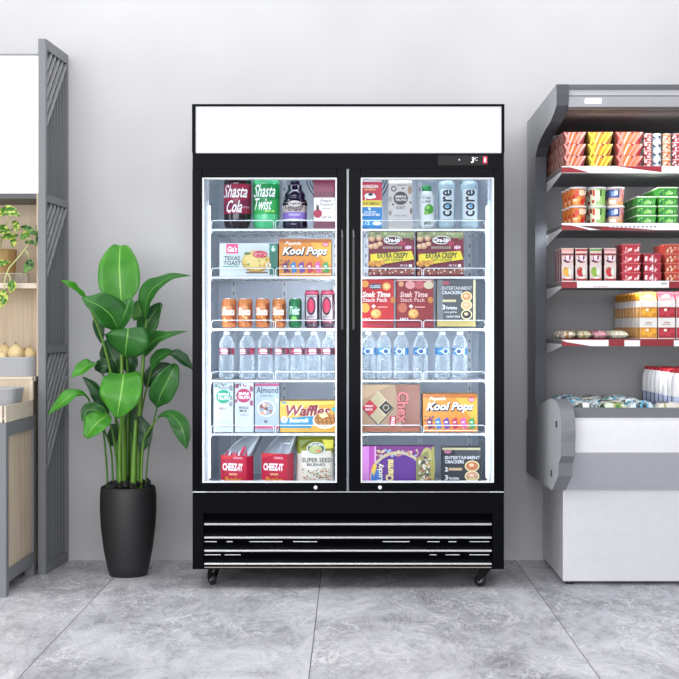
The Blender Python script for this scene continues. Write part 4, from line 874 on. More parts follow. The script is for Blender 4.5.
def cup(name, r, h, body, lid, bands, taper=.86, top='#e8e8ec'):
    o = MB().lathe([(0, .0), (r*taper, 0), (r*taper*1.01, .001), (r*.98, h*.9), (r, h*.93), (r, h*.93+.001)], mat(body, .35), 20).build(name)
    MB().lathe([(r*1.0, h*.9), (r*1.07, h*.905), (r*1.07, h*.98), (r*1.0, h), (0, h)], mat(lid, .35), 20).build('lid', None, o)
    a = MB(); e = .0004
    for (t0, t1, v0, v1, c) in bands:       # angles in quarter turns about the front, heights as fractions
        e += .00015; n = 5; V = []
        for v in (v0, v1):
            for k in range(n+1):
                an = (t0+(t1-t0)*k/n)*pi/2; rr = r*(taper+(.98-taper)*v/.9)+e; V.append((rr*sin(an), -rr*cos(an), v*h))
        a.poly(V, [(k, k+1, k+n+2, k+n+1) for k in range(n)], mat(c, .35))
    a.build('printed_label', None, o, fix=False); return o
def prnd(cols, n, seed):
    R = random.Random(seed); out = []
    for k in range(n):
        t0 = R.uniform(-.95, .7); v0 = R.uniform(.03, .6); out.append((t0, t0+R.uniform(.12, .45), v0, v0+R.uniform(.1, .3), cols[k % len(cols)]))
    return out
for ci, (px, nm, body, cols) in enumerate(((647.4, 'red', '#a8323a', ('#f0c9c4', '#7a1a22', '#e3e0e2')), (656.6, 'blue and white', '#c5cdd8', ('#3e5570', '#f0f2f5', '#1f2c40', '#8fa6bd')), (666.4, 'orange', '#d3875c', ('#f2d3b6', '#a03a2a', '#f4efe8')), (676.4, 'maroon and white', '#9c2a3a', ('#f2e9ec', '#5f1420', '#eed0d4')))):
    h = .0355; pt = cup('dessert_cup', .0185, h, body, '#d8c8c4' if ci != 1 else '#e6eaee', prnd(cols, 12, ci+5), .9)
    for l_ in range(4):
        put(pt, (WX(px, 6.06), 6.06, z+l_*(h+.0006)), 'small %s cup, %s in its stack on the top shelf' % (nm, ['bottom', 'second up', 'third up', 'topmost'][l_]), 'small cups on the top shelf', 'cup')
# ---- second shelf: tubs
z = SH[2][0]+.0005
def tub_stack(px, rows, nm, body, cols, seed, lidc='#dcdbe0', special=None):
    r = 8.3*6.07/F; h = .079; pt = cup('food_tub', r, h, body, lidc, special or prnd(cols, 16, seed), .85)
    for r_ in range(rows):
        for l_ in range(2):
            put(pt, (WX(px, 6.08)-.004*r_, 6.08+r_*.082, z+l_*(h+.0006)), '%s round tub, %s, %s, on the second shelf' % (nm, ['lower', 'upper'][l_], ROW[r_]), 'round tubs on the second shelf', 'tub')
pt2 = None
tub_stack(577.6, 3, 'red and orange', '#d4783c', ('#c8241f', '#e9a24a', '#f0d2b4', '#d63a2a', '#f3e6da'), 3)
tub_stack(597.3, 2, 'pale green', '#a9cf8a', None, 4, special=[(-.95, -.2, .05, .88, '#dfe8cc'), (-.85, -.55, .6, .85, '#6b2430'), (-.5, -.3, .5, .85, '#c8492f'), (-.25, .1, .25, .8, '#dbe6c4'), (.1, .25, .5, .85, '#3c6b34'), (-.6, -.35, .12, .3, '#b0413a'), (.3, .8, .1, .8, '#8fc765'), (-.95, -.86, .3, .6, '#5b3a2c')])
tub_stack(615.6, 2, 'blue and peach', '#e0b49c', None, 5, special=[(-.95, .2, .42, .86, '#2f4f96'), (-.5, -.1, .5, .75, '#7fa3d6'), (-.2, .05, .55, .8, '#dfe8f5'), (.3, .8, .5, .85, '#d88a9a'), (.45, .6, .2, .6, '#c04a4a'), (-.8, -.1, .1, .3, '#f0e6dc'), (.1, .7, .05, .2, '#d89a5a')])
def sqtub(w, h, d, body, lid, cols, seed):
    b = MB(); t = .004; V = [(-w/2+t, t, 0), (w/2-t, t, 0), (w/2-t, d-t, 0), (-w/2+t, d-t, 0), (-w/2, 0, h), (w/2, 0, h), (w/2, d, h), (-w/2, d, h)]
    b.poly(V, [(0, 3, 2, 1), (0, 1, 5, 4), (1, 2, 6, 5), (2, 3, 7, 6), (3, 0, 4, 7), (4, 5, 6, 7)], mat(body, .35)); o = b.build('food_tub')
    MB().box(-w/2-.002, w/2+.002, -.002, d+.002, h, h+.005, mat(lid, .35), .0015).build('lid', None, o)
    a = MB(); R = random.Random(seed); e = 0
    for k in range(26):
        e += .00008; u = R.uniform(-.47, .37)*w; v = R.uniform(.05, .5)*h; du = R.uniform(.05, .12)*w; dv = R.uniform(.25, .45)*h
        y = lambda q: t*(1-q/h)-.0004-e
        a.poly([(u, y(v), v), (u+du, y(v), v), (u+du+.002, y(v+dv), v+dv), (u+.002, y(v+dv), v+dv)], [(0, 1, 2, 3)], mat(cols[k % len(cols)], .35))
    a.build('printed_label', None, o, fix=False); return o
gt = sqtub(.081, .034, .10, '#3f9a3a', '#d9efcf', ('#8fd460', '#1c6b33', '#d4edc2', '#58b74c', '#9be07a', '#1f7f5a'), 8)
for ci, (px, n, nm) in enumerate(((646.6, 3, 'left'), (668, 4, 'right'))):
    for r_ in range(3):
        for l_ in range(n):
            put(gt, (WX(px, 6.05), 6.05+r_*.108, z+l_*.0395), 'green square tub, %s from the bottom, %s, %s stack, second shelf' % (ORD[l_], ROW[r_], nm), 'green tubs on the second shelf', 'tub')
# ---- third shelf: tall yogurt packs then small ones
z = SH[3][0]+.0005
def tall(col, fruit, seed):
    w, h, d = .051, .139, .06
    b = MB(); b.prism([(-w*.46, 0), (w*.46, 0), (w*.5, h*.48), (w*.46, h*.52), (w*.5, h), (-w*.5, h), (-w*.46, h*.52), (-w*.5, h*.48)], 0, d, 'y', mat('#d6c6c4', .4)); i = b.mi(mat('#7a3a42', .4)); b.bm.normal_update()
    for f in b.bm.faces:
        if abs(f.normal.x) > .6: f.material_index = i
    o = b.build('yogurt_carton')
    pr = Print(0, 0, 6.05); k = F/6.05; P = lambda x, zz: (VX+x*k, VY+(H-zz)*k)
    def R_(x0, z0, x1, z1, c): a_ = P(x0, z1); b_ = P(x1, z0); pr.rect(a_[0], a_[1], b_[0], b_[1], c)
    def E_(x, zz, rx, rz, c): a_ = P(x, zz); pr.ell(a_[0], a_[1], rx*k, rz*k, c)
    R_(-w*.48, h*.93, w*.48, h*.995, col); R_(-w*.47, h*.8, w*.47, h*.86, '#8a2a30'); E_(.002, h*.69, .020, .017, '#b4434c'); E_(.002, h*.70, .019, .014, '#f0e9ee'); E_(-.003, h*.64, .014, .006, '#3b2a46'); E_(.003, h*.69, .012, .008, '#e6d3e2'); E_(.010, h*.73, .004, .010, '#7a2f55'); E_(-.010, h*.72, .003, .008, '#a8506a'); R_(-w*.45, h*.88, w*.4, h*.92, '#f3c9c0')
    E_(-.006, h*.31, .013, .019, fruit); E_(-.002, h*.22, .010, .010, fruit); E_(.010, h*.30, .007, .015, '#d8e2d8'); E_(-.010, h*.40, .004, .004, '#5b8a3a'); R_(-w*.44, h*.02, w*.44, h*.10, '#a3262f'); E_(.002, h*.12, .015, .004, '#f2e6e2')
    pr.build(o, 'printed_front')
    MB().box(-w*.51, w*.51, -.001, d+.001, h, h+.003, mat('#d9d0cc', .3), .001).build('foil_lid', None, o); return o
for ci, (px, nm, c, f, rows) in enumerate(((567.5, 'peach', '#e0a090', '#e3a83a', 3), (581.3, 'cherry', '#a82430', '#b81f26', 2), (595.6, 'green apple', '#5f9a4a', '#8ab03c', 2), (610.2, 'strawberry', '#c88a90', '#c32230', 2))):
    pt = tall(c, f, ci)
    for r_ in range(rows): put(pt, (WX(px, 6.05)-.0, 6.05+r_*.072, z), 'tall white %s yogurt carton, %s, on the third shelf' % (nm, ROW[r_]), 'tall yogurt cartons on the third shelf', 'carton')
yt = [sqtub(.079, .0345, .07, '#b8323f', '#c65a62', ('#f2dfe0', '#e0707c', '#d02a3a', '#f5ecec', '#a81f30'), 11), sqtub(.075, .0345, .07, '#a8283c', '#b04452', ('#f0dfe4', '#d8506a', '#c22a40', '#e79aa4', '#f5ecec'), 12), sqtub(.075, .0345, .07, '#b8453a', '#c46a5a', ('#f0e2cf', '#d89a5a', '#c8322e', '#f5ecdc', '#a8301f'), 13)]
for ci, (px, n, nm, rows) in enumerate(((631, 4, 'red', 2), (652.6, 3, 'crimson', 3), (673.8, 4, 'orange-red', 3))):
    for r_ in range(rows):
        for l_ in range(n):
            put(yt[ci], (WX(px, 6.04), 6.04+r_*.077, z+l_*.0397), '%s yogurt pack, %s from the bottom, %s, third shelf' % (nm, ORD[l_], ROW[r_]), 'small yogurt packs on the third shelf', 'yogurt pack')
# ---- fourth shelf: juice cartons and flat packs
z = SH[4][0]+.0005
def juice(c1, c2, nm):
    w, h, d = .0715, .165, .068; b = MB(); b.box(-w/2, w/2, 0, d, 0, h, mat('#e6e4e4', .4), .001); o = b.build('juice_carton')
    pr = Print(0, 0, 6.04); k = F/6.04; P = lambda x, zz: (VX+x*k, VY+(H-zz)*k)
    def R_(x0, z0, x1, z1, c): a_ = P(x0, z1); b_ = P(x1, z0); pr.rect(a_[0], a_[1], b_[0], b_[1], c)
    def E_(x, zz, rx, rz, c): a_ = P(x, zz); pr.ell(a_[0], a_[1], rx*k, rz*k, c)
    for v in (.04, .56):
        R_(-w*.49, h*v, w*.49, h*(v+.27), c1); E_(-.020, h*(v+.14), .012, .014, c2); E_(.004, h*(v+.10), .012, .011, c2); E_(.022, h*(v+.17), .011, .010, c2); E_(-.006, h*(v+.2), .007, .006, '#f6ead2')
    R_(-.018, h*.86, .018, h*.97, '#f2f2f4'); R_(-.012, h*.43, .012, h*.45, '#9a7a6a'); R_(-.020, h*.38, .014, h*.40, '#b9a090'); pr.build(o, 'printed_front')
    a = MB()
    for v in (.04, .56): a.box(-w/2-.0006, -w/2-.0001, .002, d-.002, h*v, h*(v+.27), mat(c1, .4)); a.box(-w/2-.0009, -w/2-.0006, .02, .045, h*(v+.05), h*(v+.22), mat(c2, .4))
    a.build('printed_side', None, o)
    g = MB(); g.prism([(0, h), (d, h), (d*.55, h+.027), (d*.55, h+.036), (d*.45, h+.036), (d*.45, h+.027)], -w/2, w/2, 'x', mat(c1, .4)); g.build('gable_top', None, o)
    g = MB(); g.lathe([(0, .004), (.015, .004), (.017, 0), (.017, -.008), (0, -.008)], mat('#ece6e4', .4), 16)
    for v in g.bm.verts: x, y, q = v.co; v.co = (x, d*.16-q*.8, h+.013+y*.7)
    g.build('cap', None, o); return o
jo = juice('#cf8a1e', '#e8ac34', 'orange'); jr = juice('#a01c2c', '#c03044', 'red')
for r_ in range(8): put(jo, (WX(648.6, 6.04), 6.04+r_*.0735, z), 'white and orange juice carton, %s of its file, fourth shelf' % ROW[r_], 'juice cartons on the fourth shelf', 'carton')
for ci, px in enumerate((666.8, 685)):
    for r_ in range(3): put(jr, (WX(px, 6.04), 6.04+r_*.0735, z), 'white and red juice carton, %s, %s the orange file, fourth shelf' % (ROW[r_], ['beside', 'second from'][ci]), 'juice cartons on the fourth shelf', 'carton')
def pillow(name, w, d, h, body, cols, seed):
    b = MB(); n, m_ = 12, 8; R = random.Random(seed); vv = []; im = [b.mi(mat(c, .3)) for c in (body,)+tuple(cols)]
    for s in (1, -1):
        g = []
        for j in range(m_+1):
            for i in range(n+1):
                u, v = i/n*2-1, j/m_*2-1; e = ((1-u**4)*(1-v**4)); g.append(b.bm.verts.new((u*w/2*(1-.05*abs(v)), v*d/2*(1-.05*abs(u)), h/2 + s*(h/2*e**.6)*(1+.08*sin(seed+7*u+5*v)) + (.0004*s))))
        vv.append(g)
        for j in range(m_):
            for i in range(n):
                q = [g[j*(n+1)+i], g[j*(n+1)+i+1], g[(j+1)*(n+1)+i+1], g[(j+1)*(n+1)+i]]; f = b.bm.faces.new(q if s > 0 else q[::-1]); f.smooth = True
                k = 0
                x, y = i/n-.5, j/m_-.5
                if s > 0 or True:
                    t_ = sin(x*9+seed)+cos(y*8+seed*2)+R.uniform(-.5, .5); k = 0 if t_ < .35 else 1+int(abs(t_*7+seed)) % len(cols)
                f.material_index = im[k]
    bmesh.ops.bridge_loops
    def edge(g): 
        r = [g[i] for i in range(n+1)] + [g[j*(n+1)+n] for j in range(1, m_+1)] + [g[m_*(n+1)+i] for i in range(n-1, -1, -1)] + [g[j*(n+1)] for j in range(m_-1, 0, -1)]; return r
    A, B = edge(vv[0]), edge(vv[1])
    for i in range(len(A)): j = (i+1) % len(A); b.bm.faces.new([A[i], A[j], B[j], B[i]])
    return b.build(name)
fp = [(567, 'cream', '#d8d0c0', ('#c9a85a', '#efe9dc', '#a8744a')), (582.5, 'yellow and green', '#cfc9a8', ('#b9a23a', '#e9e4d0', '#6f8a4a', '#a85a34')), (597.5, 'pink', '#d79aa8', ('#c8324a', '#f0dfe2', '#8a3a5a')), (616, 'cream flower', '#dcd8c8', ('#c9c4a8', '#eeeae0'))]
for k, (px, nm, body, cols) in enumerate(fp):
    pt = pillow('flat_food_pack', (.06 if k < 3 else .078), .16, .034, body, cols, k+2)
    for r_ in range(2): put(pt, (WX(px, 6.12), 6.125+r_*.17, z+.0025), 'flat %s food pack lying on the fourth shelf, %s' % (nm, ROW[r_]), 'flat packs on the fourth shelf', 'food pack', .04*(k-1))
# ---- deck: chilled pouches and red-capped bottles
kinds = [('white and green', '#d3dccb', ('#3f7f38', '#1c2a20', '#9a9f5a', '#23402a')), ('white and blue', '#cfdde3', ('#2f9ac0', '#20262c', '#1c5f80', '#2a3038')), ('white and brown', '#d8d4cc', ('#6b5a3a', '#26221c', '#8f9a5a', '#33302a')), ('turquoise', '#4fb0cf', ('#1f86b4', '#e6f3f8', '#d3e9f2', '#195f86')), ('white and black', '#dfe2e2', ('#2a3436', '#f4f6f6', '#4d5a56', '#8fa0a6'))]
pm_ = [pillow('salad_pouch', .108, .125, .042, b_, c_, 20+k) for k, (nm, b_, c_) in enumerate(kinds)]
seq = [4, 0, 1, 2, 3, 1]
for r_ in range(6):
    for c_ in range(6 if r_ < 2 else 4):
        if c_ == 5 and r_: continue
        k = seq[(c_+r_*2) % 6] if r_ else seq[c_]
        x = .958+c_*.113+(.02 if r_ % 2 else 0); y = 5.835+r_*.131
        if x > 1.28 and y > 5.9: continue
        put(pm_[k], (x, y, DK+.003 + .000*r_), '%s pouch lying on the deck, %s, %s from the left' % (kinds[k][0], ROW[r_], ORD[c_]), 'pouches lying on the deck', 'pouch', .06*sin(r_*3+c_*2))
def milkb():
    r = .034; h = .172; b = MB().lathe([(0, 0), (r*.92, 0), (r, .005), (r, h*.66), (r*.93, h*.78), (r*.72, h*.92), (r*.62, h*.94)], mat('#e4e4e8', .35), 20); o = b.build('milk_bottle')
    MB().lathe([(r*.66, h*.925), (r*.70, h*.93), (r*.70, h*.995), (r*.66, h), (0, h)], mat('#a81c2a', .35), 20).build('cap', None, o)
    a = MB().lathe([(r+.0005, h*.05), (r+.001, h*.05), (r+.001, h*.36), (r+.0005, h*.36)], mat('#a3aecb', .35), 20)
    i = a.mi(mat('#1f2748', .4)); a.bm.normal_update()
    for f in a.bm.faces:
        c = f.calc_center_median()
        if int((math.atan2(c.y, c.x)+pi)/(2*pi)*20) % 5 == 0: f.material_index = i
    a.build('label_band', None, o); return o
mb_ = milkb()
for c_ in range(3):
    for r_ in range(8):
        put(mb_, (1.372+c_*.073, 5.95+r_*.085, DK+.001), 'white milk bottle with red cap, %s of the %s file on the deck' % (ROW[r_], ORD[c_]), 'red-capped milk bottles on the deck', 'bottle')
for o in USED:
    if 'used' in o: del o['used']
for o in bpy.data.objects:
    if 'used' in o: del o['used']
# ================================================================== LEAVES
def leaf_mesh(pts, hw, facing, fold=.25, thick=.0012, n=22, blunt=False, curl=0):
    """pts: centre line from stalk to tip; hw: half widths along it; facing: the way its upper face looks"""
    P = [Vector(p) for p in pts]; b = MB(); b.uv = b.bm.loops.layers.uv.new('UVMap'); m_ = 8; rows = []
    def cr(A, t):
        k = min(int(t*(len(A)-1)), len(A)-2); u = t*(len(A)-1)-k; a0, a1, a2, a3 = A[max(k-1, 0)], A[k], A[k+1], A[min(k+2, len(A)-1)]
        return .5*((2*a1)+(a2-a0)*u+(2*a0-5*a1+4*a2-a3)*u*u+(3*a1-a0-3*a2+a3)*u**3)
    for j in range(n+1):
        t = j/n; c = cr(P, t); d = (cr(P, min(1, t+.02))-cr(P, max(0, t-.02))).normalized(); w = max(.0004, cr(hw, t))
        fv = Vector(facing if not callable(facing) else facing(t)).normalized()
        s = d.cross(fv); s = s.normalized() if s.length > .05 else Vector((1, 0, 0)); nn = s.cross(d).normalized()
        row = []
        for i in range(m_+1):
            q = i/m_*2-1; off = fold*w*abs(q)**1.3 - curl*w*abs(q)**3 + .0025*sin(t*19+q*3)*abs(q)*(w > .01)
            row.append((b.bm.verts.new(c + s*w*q*(1-.12*fold) + nn*off), (i/m_, t)))
        rows.append(row)
    for j in range(n):
        for i in range(m_):
            q = [rows[j][i], rows[j][i+1], rows[j+1][i+1], rows[j+1][i]]; f = b.bm.faces.new([x[0] for x in q]); f.smooth = True
            for l, x in zip(f.loops, q): l[b.uv].uv = x[1]
    return b
def leaf(pts, hw, facing, m, parent, name='leaf', fold=.25, curl=0, off=Vector()):
    b = leaf_mesh(pts, hw, facing, fold, curl=curl)
    for v in b.bm.verts: v.co -= off
    o = b.build(name, m, parent, fix=False); s = o.modifiers.new('thickness', 'SOLIDIFY'); s.thickness = .0016; s.offset = 0; return o
# ---- tall plant
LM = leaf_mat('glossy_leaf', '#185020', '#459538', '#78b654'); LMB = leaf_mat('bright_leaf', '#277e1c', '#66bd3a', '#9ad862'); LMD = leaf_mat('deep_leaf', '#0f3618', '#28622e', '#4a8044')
STM = mat('#5d8a2e', .4, var=.25, scale=25); STD = mat('#47742a', .4, var=.2, scale=25)
PC = Vector((WX(128.2, 6.37), 6.37, 0))
plant = empty('potted_plant', PC); tag(plant, 'tall leafy green plant in a tapered black pot beside the fridge', 'plant')
k = 6.37/F
pot = [(0, .0), (17.5*k, .0), (18.6*k, .003), (21*k, .04), (24.5*k, .12), (27*k, .21), (28.1*k, .29), (28*k, .36), (27.2*k, .392), (26.6*k, .396), (25.6*k, .393), (25.6*k, .35), (0, .35)]
MB().lathe(pot, mat('#232325', .55, scale=8), 48).build('pot', None, plant)
s_ = MB(); R = random.Random(4)
for i in range(90):
    a, q = R.uniform(0, 2*pi), math.sqrt(R.random())*.103; c = Vector((q*cos(a), q*sin(a), .388+.020*R.random()+.02*(1-q/.11))); r = R.uniform(.010, .018)
    v = bmesh.ops.create_icosphere(s_.bm, subdivisions=1, radius=r)['verts']
    for x in v: x.co = x.co*R.uniform(.75, 1.15)+c
s_.lathe([(.11, .35), (.11, .374), (0, .378)], None, 24)
so = s_.build('black_pebbles', mat('#151517', .7), plant); so['kind'] = 'stuff'
def stem(pts, r, m=STM, name='stalk'):
    b = MB(); P = [W3(*p) - PC for p in pts]; n = 14; A = P; out = []
    for j in range(n+1):
        t = j/n; kk = min(int(t*(len(A)-1)), len(A)-2); u = t*(len(A)-1)-kk; a0, a1, a2, a3 = A[max(kk-1, 0)], A[kk], A[kk+1], A[min(kk+2, len(A)-1)]
        out.append(.5*((2*a1)+(a2-a0)*u+(2*a0-5*a1+4*a2-a3)*u*u+(3*a1-a0-3*a2+a3)*u**3))
    rr = [r[0]+(r[1]-r[0])*j/n for j in range(n+1)]; b.tube(out, rr, None, 8); return b.build(name, m, plant)
def PL(pts, hw, facing, m=LM, fold=.25, curl=0): return leaf([W3(*p) - PC for p in pts], [w*k*(1.1 if w > 4 else 1) for w in hw], facing, m, plant, 'leaf', fold, curl)
Yc = 6.37
# stalks (from the pebbles up to each blade)
stem([(122.5, 489, 6.35), (122.8, 440, 6.35), (122, 400, 6.36), (121.5, 300, 6.42)], (.020, .006))
stem([(126.5, 489, 6.40), (127.5, 430, 6.40), (128, 380, 6.38), (126.5, 356, 6.33)], (.015, .005), STD)
stem([(131.5, 489, 6.42), (131, 430, 6.42), (133, 380, 6.42), (139, 331, 6.43)], (.013, .006), STD)
stem([(137.5, 489, 6.36), (138.5, 440, 6.36), (141, 390, 6.37), (146.5, 319, 6.38)], (.0195, .005), STM)
stem([(117.5, 489, 6.33), (116.5, 460, 6.33), (112, 430, 6.3), (105.5, 411, 6.28)], (.007, .004), STD)
stem([(119, 489, 6.38), (114.5, 400, 6.38), (104, 345, 6.36), (87, 301, 6.34), (84, 296, 6.33)], (.007, .004), STM)
stem([(120, 489, 6.32), (119.5, 450, 6.31), (121, 420, 6.28), (123.5, 395, 6.26)], (.010, .005), STM)
stem([(107.5, 489, 6.35), (107, 470, 6.35), (104.5, 440, 6.3), (103, 430, 6.27)], (.0055, .004), STD)
stem([(113, 489, 6.38), (111, 450, 6.37), (102, 425, 6.33), (96, 412, 6.3), (88, 399.5, 6.28)], (.005, .003), STD)
stem([(136, 489, 6.40), (139, 430, 6.40), (145, 395, 6.39), (152, 368, 6.38)], (.007, .003), STM)
stem([(134, 489, 6.43), (136, 420, 6.42), (140, 380, 6.41), (144, 357, 6.4)], (.007, .003), STD)
stem([(145.4, 489, 6.36), (148, 455, 6.36), (153, 425, 6.34), (157.5, 406, 6.32)], (.004, .0035), STD)
stem([(141, 489, 6.33), (143, 445, 6.33), (149, 430, 6.3), (158, 418, 6.28)], (.006, .003), STM)
stem([(124, 489, 6.44), (118, 430, 6.44), (108, 385, 6.44), (97, 367, 6.42)], (.006, .003), STD)
stem([(133, 489, 6.31), (134, 455, 6.31), (136, 420, 6.31)], (.015, .008), STM)
up, fw = (0, -.5, 1), (0, -1, .15)
PL([(121.5, 305, 6.40), (120.5, 290, 6.41), (119.5, 268, 6.42), (120, 250, 6.44), (120.5, 245.5, 6.45)], [6, 18.3, 19, 11, 4], fw, LMB, .28)
PL([(118, 331, 6.30), (112, 317, 6.27), (101, 307, 6.25), (90, 301.5, 6.24), (82, 297.5, 6.25)], [1.5, 15, 14, 7, .5], (.35, -1, .5), LM, .30)
PL([(121, 329, 6.31), (124, 316, 6.29), (128, 305, 6.29), (130, 298, 6.31)], [2, 9, 7.5, .5], (-.3, -1, .3), LM, .3)
PL([(88, 302, 6.34), (80, 294, 6.31), (70, 286, 6.28), (61, 280.5, 6.27)], [1, 4.6, 5.2, .4], (.2, -.7, 1), LMB, .45)
PL([(145, 320, 6.36), (146.5, 303, 6.33), (151, 291, 6.31), (160, 283.5, 6.29), (172, 276.5, 6.27), (190, 275.5, 6.26)], [1, 8, 10.5, 6.5, 3.6, .3], (-.7, -1, .2), LM, .35)
PL([(138, 332, 6.42), (146, 325, 6.42), (153, 314, 6.42), (160, 305, 6.41), (161, 309, 6.39)], [3, 10.5, 8, 3.2, .4], (.2, -1, .2), LM, .35)
PL([(143, 318, 6.45), (140, 308, 6.45), (141, 300, 6.46)], [9, 9, 2], fw, LMB, .2)
PL([(125, 357.5, 6.30), (126, 347, 6.26), (127.5, 336, 6.24), (128, 328.5, 6.27)], [1.5, 18, 21, 14], (0, -1, .45), LM, .12, .1)
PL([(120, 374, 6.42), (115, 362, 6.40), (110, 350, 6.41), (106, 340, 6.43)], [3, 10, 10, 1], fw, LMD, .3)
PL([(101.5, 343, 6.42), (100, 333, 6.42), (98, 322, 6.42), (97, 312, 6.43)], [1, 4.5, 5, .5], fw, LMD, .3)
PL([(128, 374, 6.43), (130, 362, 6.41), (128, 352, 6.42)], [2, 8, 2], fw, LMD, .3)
PL([(143.5, 357, 6.38), (149, 346, 6.35), (157, 339, 6.32), (168, 335, 6.29), (187, 331, 6.27)], [1, 8.5, 7.5, 3.8, .3], (-.5, -1, .3), LM, .35)
PL([(151.5, 370, 6.37), (156, 361, 6.34), (163, 355, 6.31), (171, 352.5, 6.28)], [1, 6.5, 6, 3.4], (-.4, -1, .4), LM, .35)
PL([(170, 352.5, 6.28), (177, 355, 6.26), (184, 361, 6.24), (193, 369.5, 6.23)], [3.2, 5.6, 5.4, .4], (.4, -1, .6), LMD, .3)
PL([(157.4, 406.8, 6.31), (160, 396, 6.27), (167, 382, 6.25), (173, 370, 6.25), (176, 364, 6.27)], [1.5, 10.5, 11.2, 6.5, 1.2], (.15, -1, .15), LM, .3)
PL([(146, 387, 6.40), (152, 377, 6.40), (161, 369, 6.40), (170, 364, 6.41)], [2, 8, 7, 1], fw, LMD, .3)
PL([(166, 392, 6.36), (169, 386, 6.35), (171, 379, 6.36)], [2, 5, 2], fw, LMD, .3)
PL([(158, 417.5, 6.28), (164, 414.5, 6.26), (172, 415.5, 6.24), (180, 424, 6.21), (184, 435, 6.20), (186.5, 449, 6.21)], [1.2, 2.6, 5.5, 8.2, 7, .4], (-.3, -1, .5), LM, .3)
PL([(96, 363.5, 6.40), (90, 364, 6.36), (81, 371, 6.32), (71, 377.5, 6.30)], [1.5, 7.5, 7, .5], (-.2, -1, .9), LMB, .3)
PL([(95, 369, 6.40), (101, 366.5, 6.38), (108, 366.5, 6.38), (114.5, 372, 6.4)], [1.5, 6.5, 7, 1], fw, LMD, .25)
PL([(123.5, 374, 6.27), (122.5, 384, 6.22), (120, 400, 6.20), (117, 417.5, 6.22)], [13, 18.5, 17, 2.5], (0, -1, .5), LMB, .22)
PL([(108, 416, 6.34), (102, 400, 6.33), (95, 388, 6.32), (83, 377, 6.32)], [2, 7, 6, .8], (-.5, -1, .2), LMD, .4)
PL([(90, 401, 6.29), (83, 394.5, 6.25), (74, 394, 6.22), (64, 401, 6.20), (48, 415, 6.20)], [1.2, 3.2, 6.2, 7.4, .5], (-.2, -1, .9), LMB, .3)
PL([(109, 414.5, 6.26), (102, 419, 6.22), (94, 426, 6.19), (86, 437.5, 6.19)], [2, 10.5, 11, 3], (-.1, -1, .6), LMB, .2)
PL([(108.5, 417, 6.31), (99, 411, 6.29), (88, 410, 6.28), (83, 421, 6.27)], [2, 6, 6, 1.5], fw, LM, .3)
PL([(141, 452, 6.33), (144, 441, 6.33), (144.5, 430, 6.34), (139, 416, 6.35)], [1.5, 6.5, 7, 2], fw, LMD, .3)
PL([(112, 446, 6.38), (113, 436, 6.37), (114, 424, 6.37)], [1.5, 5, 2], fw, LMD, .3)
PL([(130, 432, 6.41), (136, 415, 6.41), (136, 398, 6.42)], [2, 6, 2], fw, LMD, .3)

# ================================================================== LEFT SIDE: SCREEN, CABINET, SHELVES
SG = mat('#797b7f', .5, scale=6); SGD = mat('#56585c', .5, scale=6)
sx, sy = WX(45.6, 6.37), 6.37; rz = -math.atan2(WX(68.9, 6.775)-sx, 6.775-sy-.01)
scr = empty('slatted_screen', (sx, sy, 0), rz); tag(scr, 'tall dark grey slatted partition screen standing against the wall at left', 'screen')
D = .395; T = .034; HT = WZ(38.5, 6.37)       # local: x from -T to 0, y from 0 to D
fr_ = MB(); fr_.box(-T, 0, 0, .03, 0, HT, SG, .001); fr_.box(-T, 0, D-.014, D, 0, HT, SG, .001)
def zl(py, Y=6.57): return WZ(py, Y)
rails = [(0.0, .042), (zl(352.5), zl(345)), (zl(205), zl(198)), (HT-.045, HT)]
for a, c_ in rails: fr_.box(-T, 0, .03, D-.014, a, c_, SG)
fr_.build('frame', None, scr)
for (a, b_), fr_h in zip(((rails[0][1], rails[1][0]), (rails[1][1], rails[2][0]), (rails[2][1], rails[3][0])), (.45, .5, .6)):
    MB().box(-T+.001, -T+.005, .03, D-.014, a, b_, mat('#3f4044', .7)).build('dark_backing', None, scr)  # dark sheet added behind the slats to make the gaps dark
    n = 7
    for q in range(n):
        y = .055+q*(D-.095)/(n-1); MB().box(-T+.005, -.014, y-.0055, y+.0055, a, b_, SG).build('upright_slat', None, scr)
    y0, y1 = .03, D-.014; dz = .34
    for q in range(12):
        zr = b_ + .26 - q*.062 ; zl_ = zr-dz      # right end high, left end low
        if zl_ < b_-(b_-a)*.55: break
        ya, za, yb, zb = y0, zl_, y1, zr
        if zb > b_: yb = y0+(b_-za)/(zb-za)*(y1-y0); zb = b_
        if yb-ya < .02: continue
        w = .010; s_ = MB(); s_.prism([(ya, za), (yb, zb), (yb, max(zb-w*1.6, za)), (ya, za-w*1.6)], -.012, -.001, 'x', mat('#9a9ca0', .5)); s_.build('diagonal_slat', None, scr)
WD = wood_mat('pale_oak', '#c9b49a', '#dccbb4'); WDH = wood_mat('pale_oak_board', '#d8c8b4', '#e9dccb', False)
CX = -1.403
cab = empty('base_cabinet', (-1.9, 6.3, 0)); O3 = Vector((-1.9, 6.3, 0)); tag(cab, 'grey framed base cabinet with pale oak side panel at left edge', 'cabinet')
def kpart(mb, name, m=None, parent=None, OO=O3):
    for v in mb.bm.verts: v.co -= OO
    return mb.build(name, m, parent or cab)
zt = .700; b = MB(); XZ = -2.5
for y in (5.835, 6.34): 
    for x in (CX-.04, XZ): b.box(x, x+.04, y, y+.045, 0, zt, SG, .001)
b.box(CX-.04, CX, 5.88, 6.34, zt-.045, zt, SG); b.box(CX-.04, CX, 5.88, 6.34, .055, .108, SG); b.box(XZ, XZ+.04, 5.88, 6.34, zt-.045, zt, SG); b.box(XZ, XZ+.04, 5.88, 6.34, .055, .108, SG)
b.box(XZ+.04, CX-.04, 5.835, 5.875, zt-.045, zt, SG); b.box(XZ+.04, CX-.04, 5.835, 5.875, .055, .108, SG); b.box(XZ+.04, CX-.04, 6.34, 6.385, .055, zt, SG)
kpart(b, 'frame')
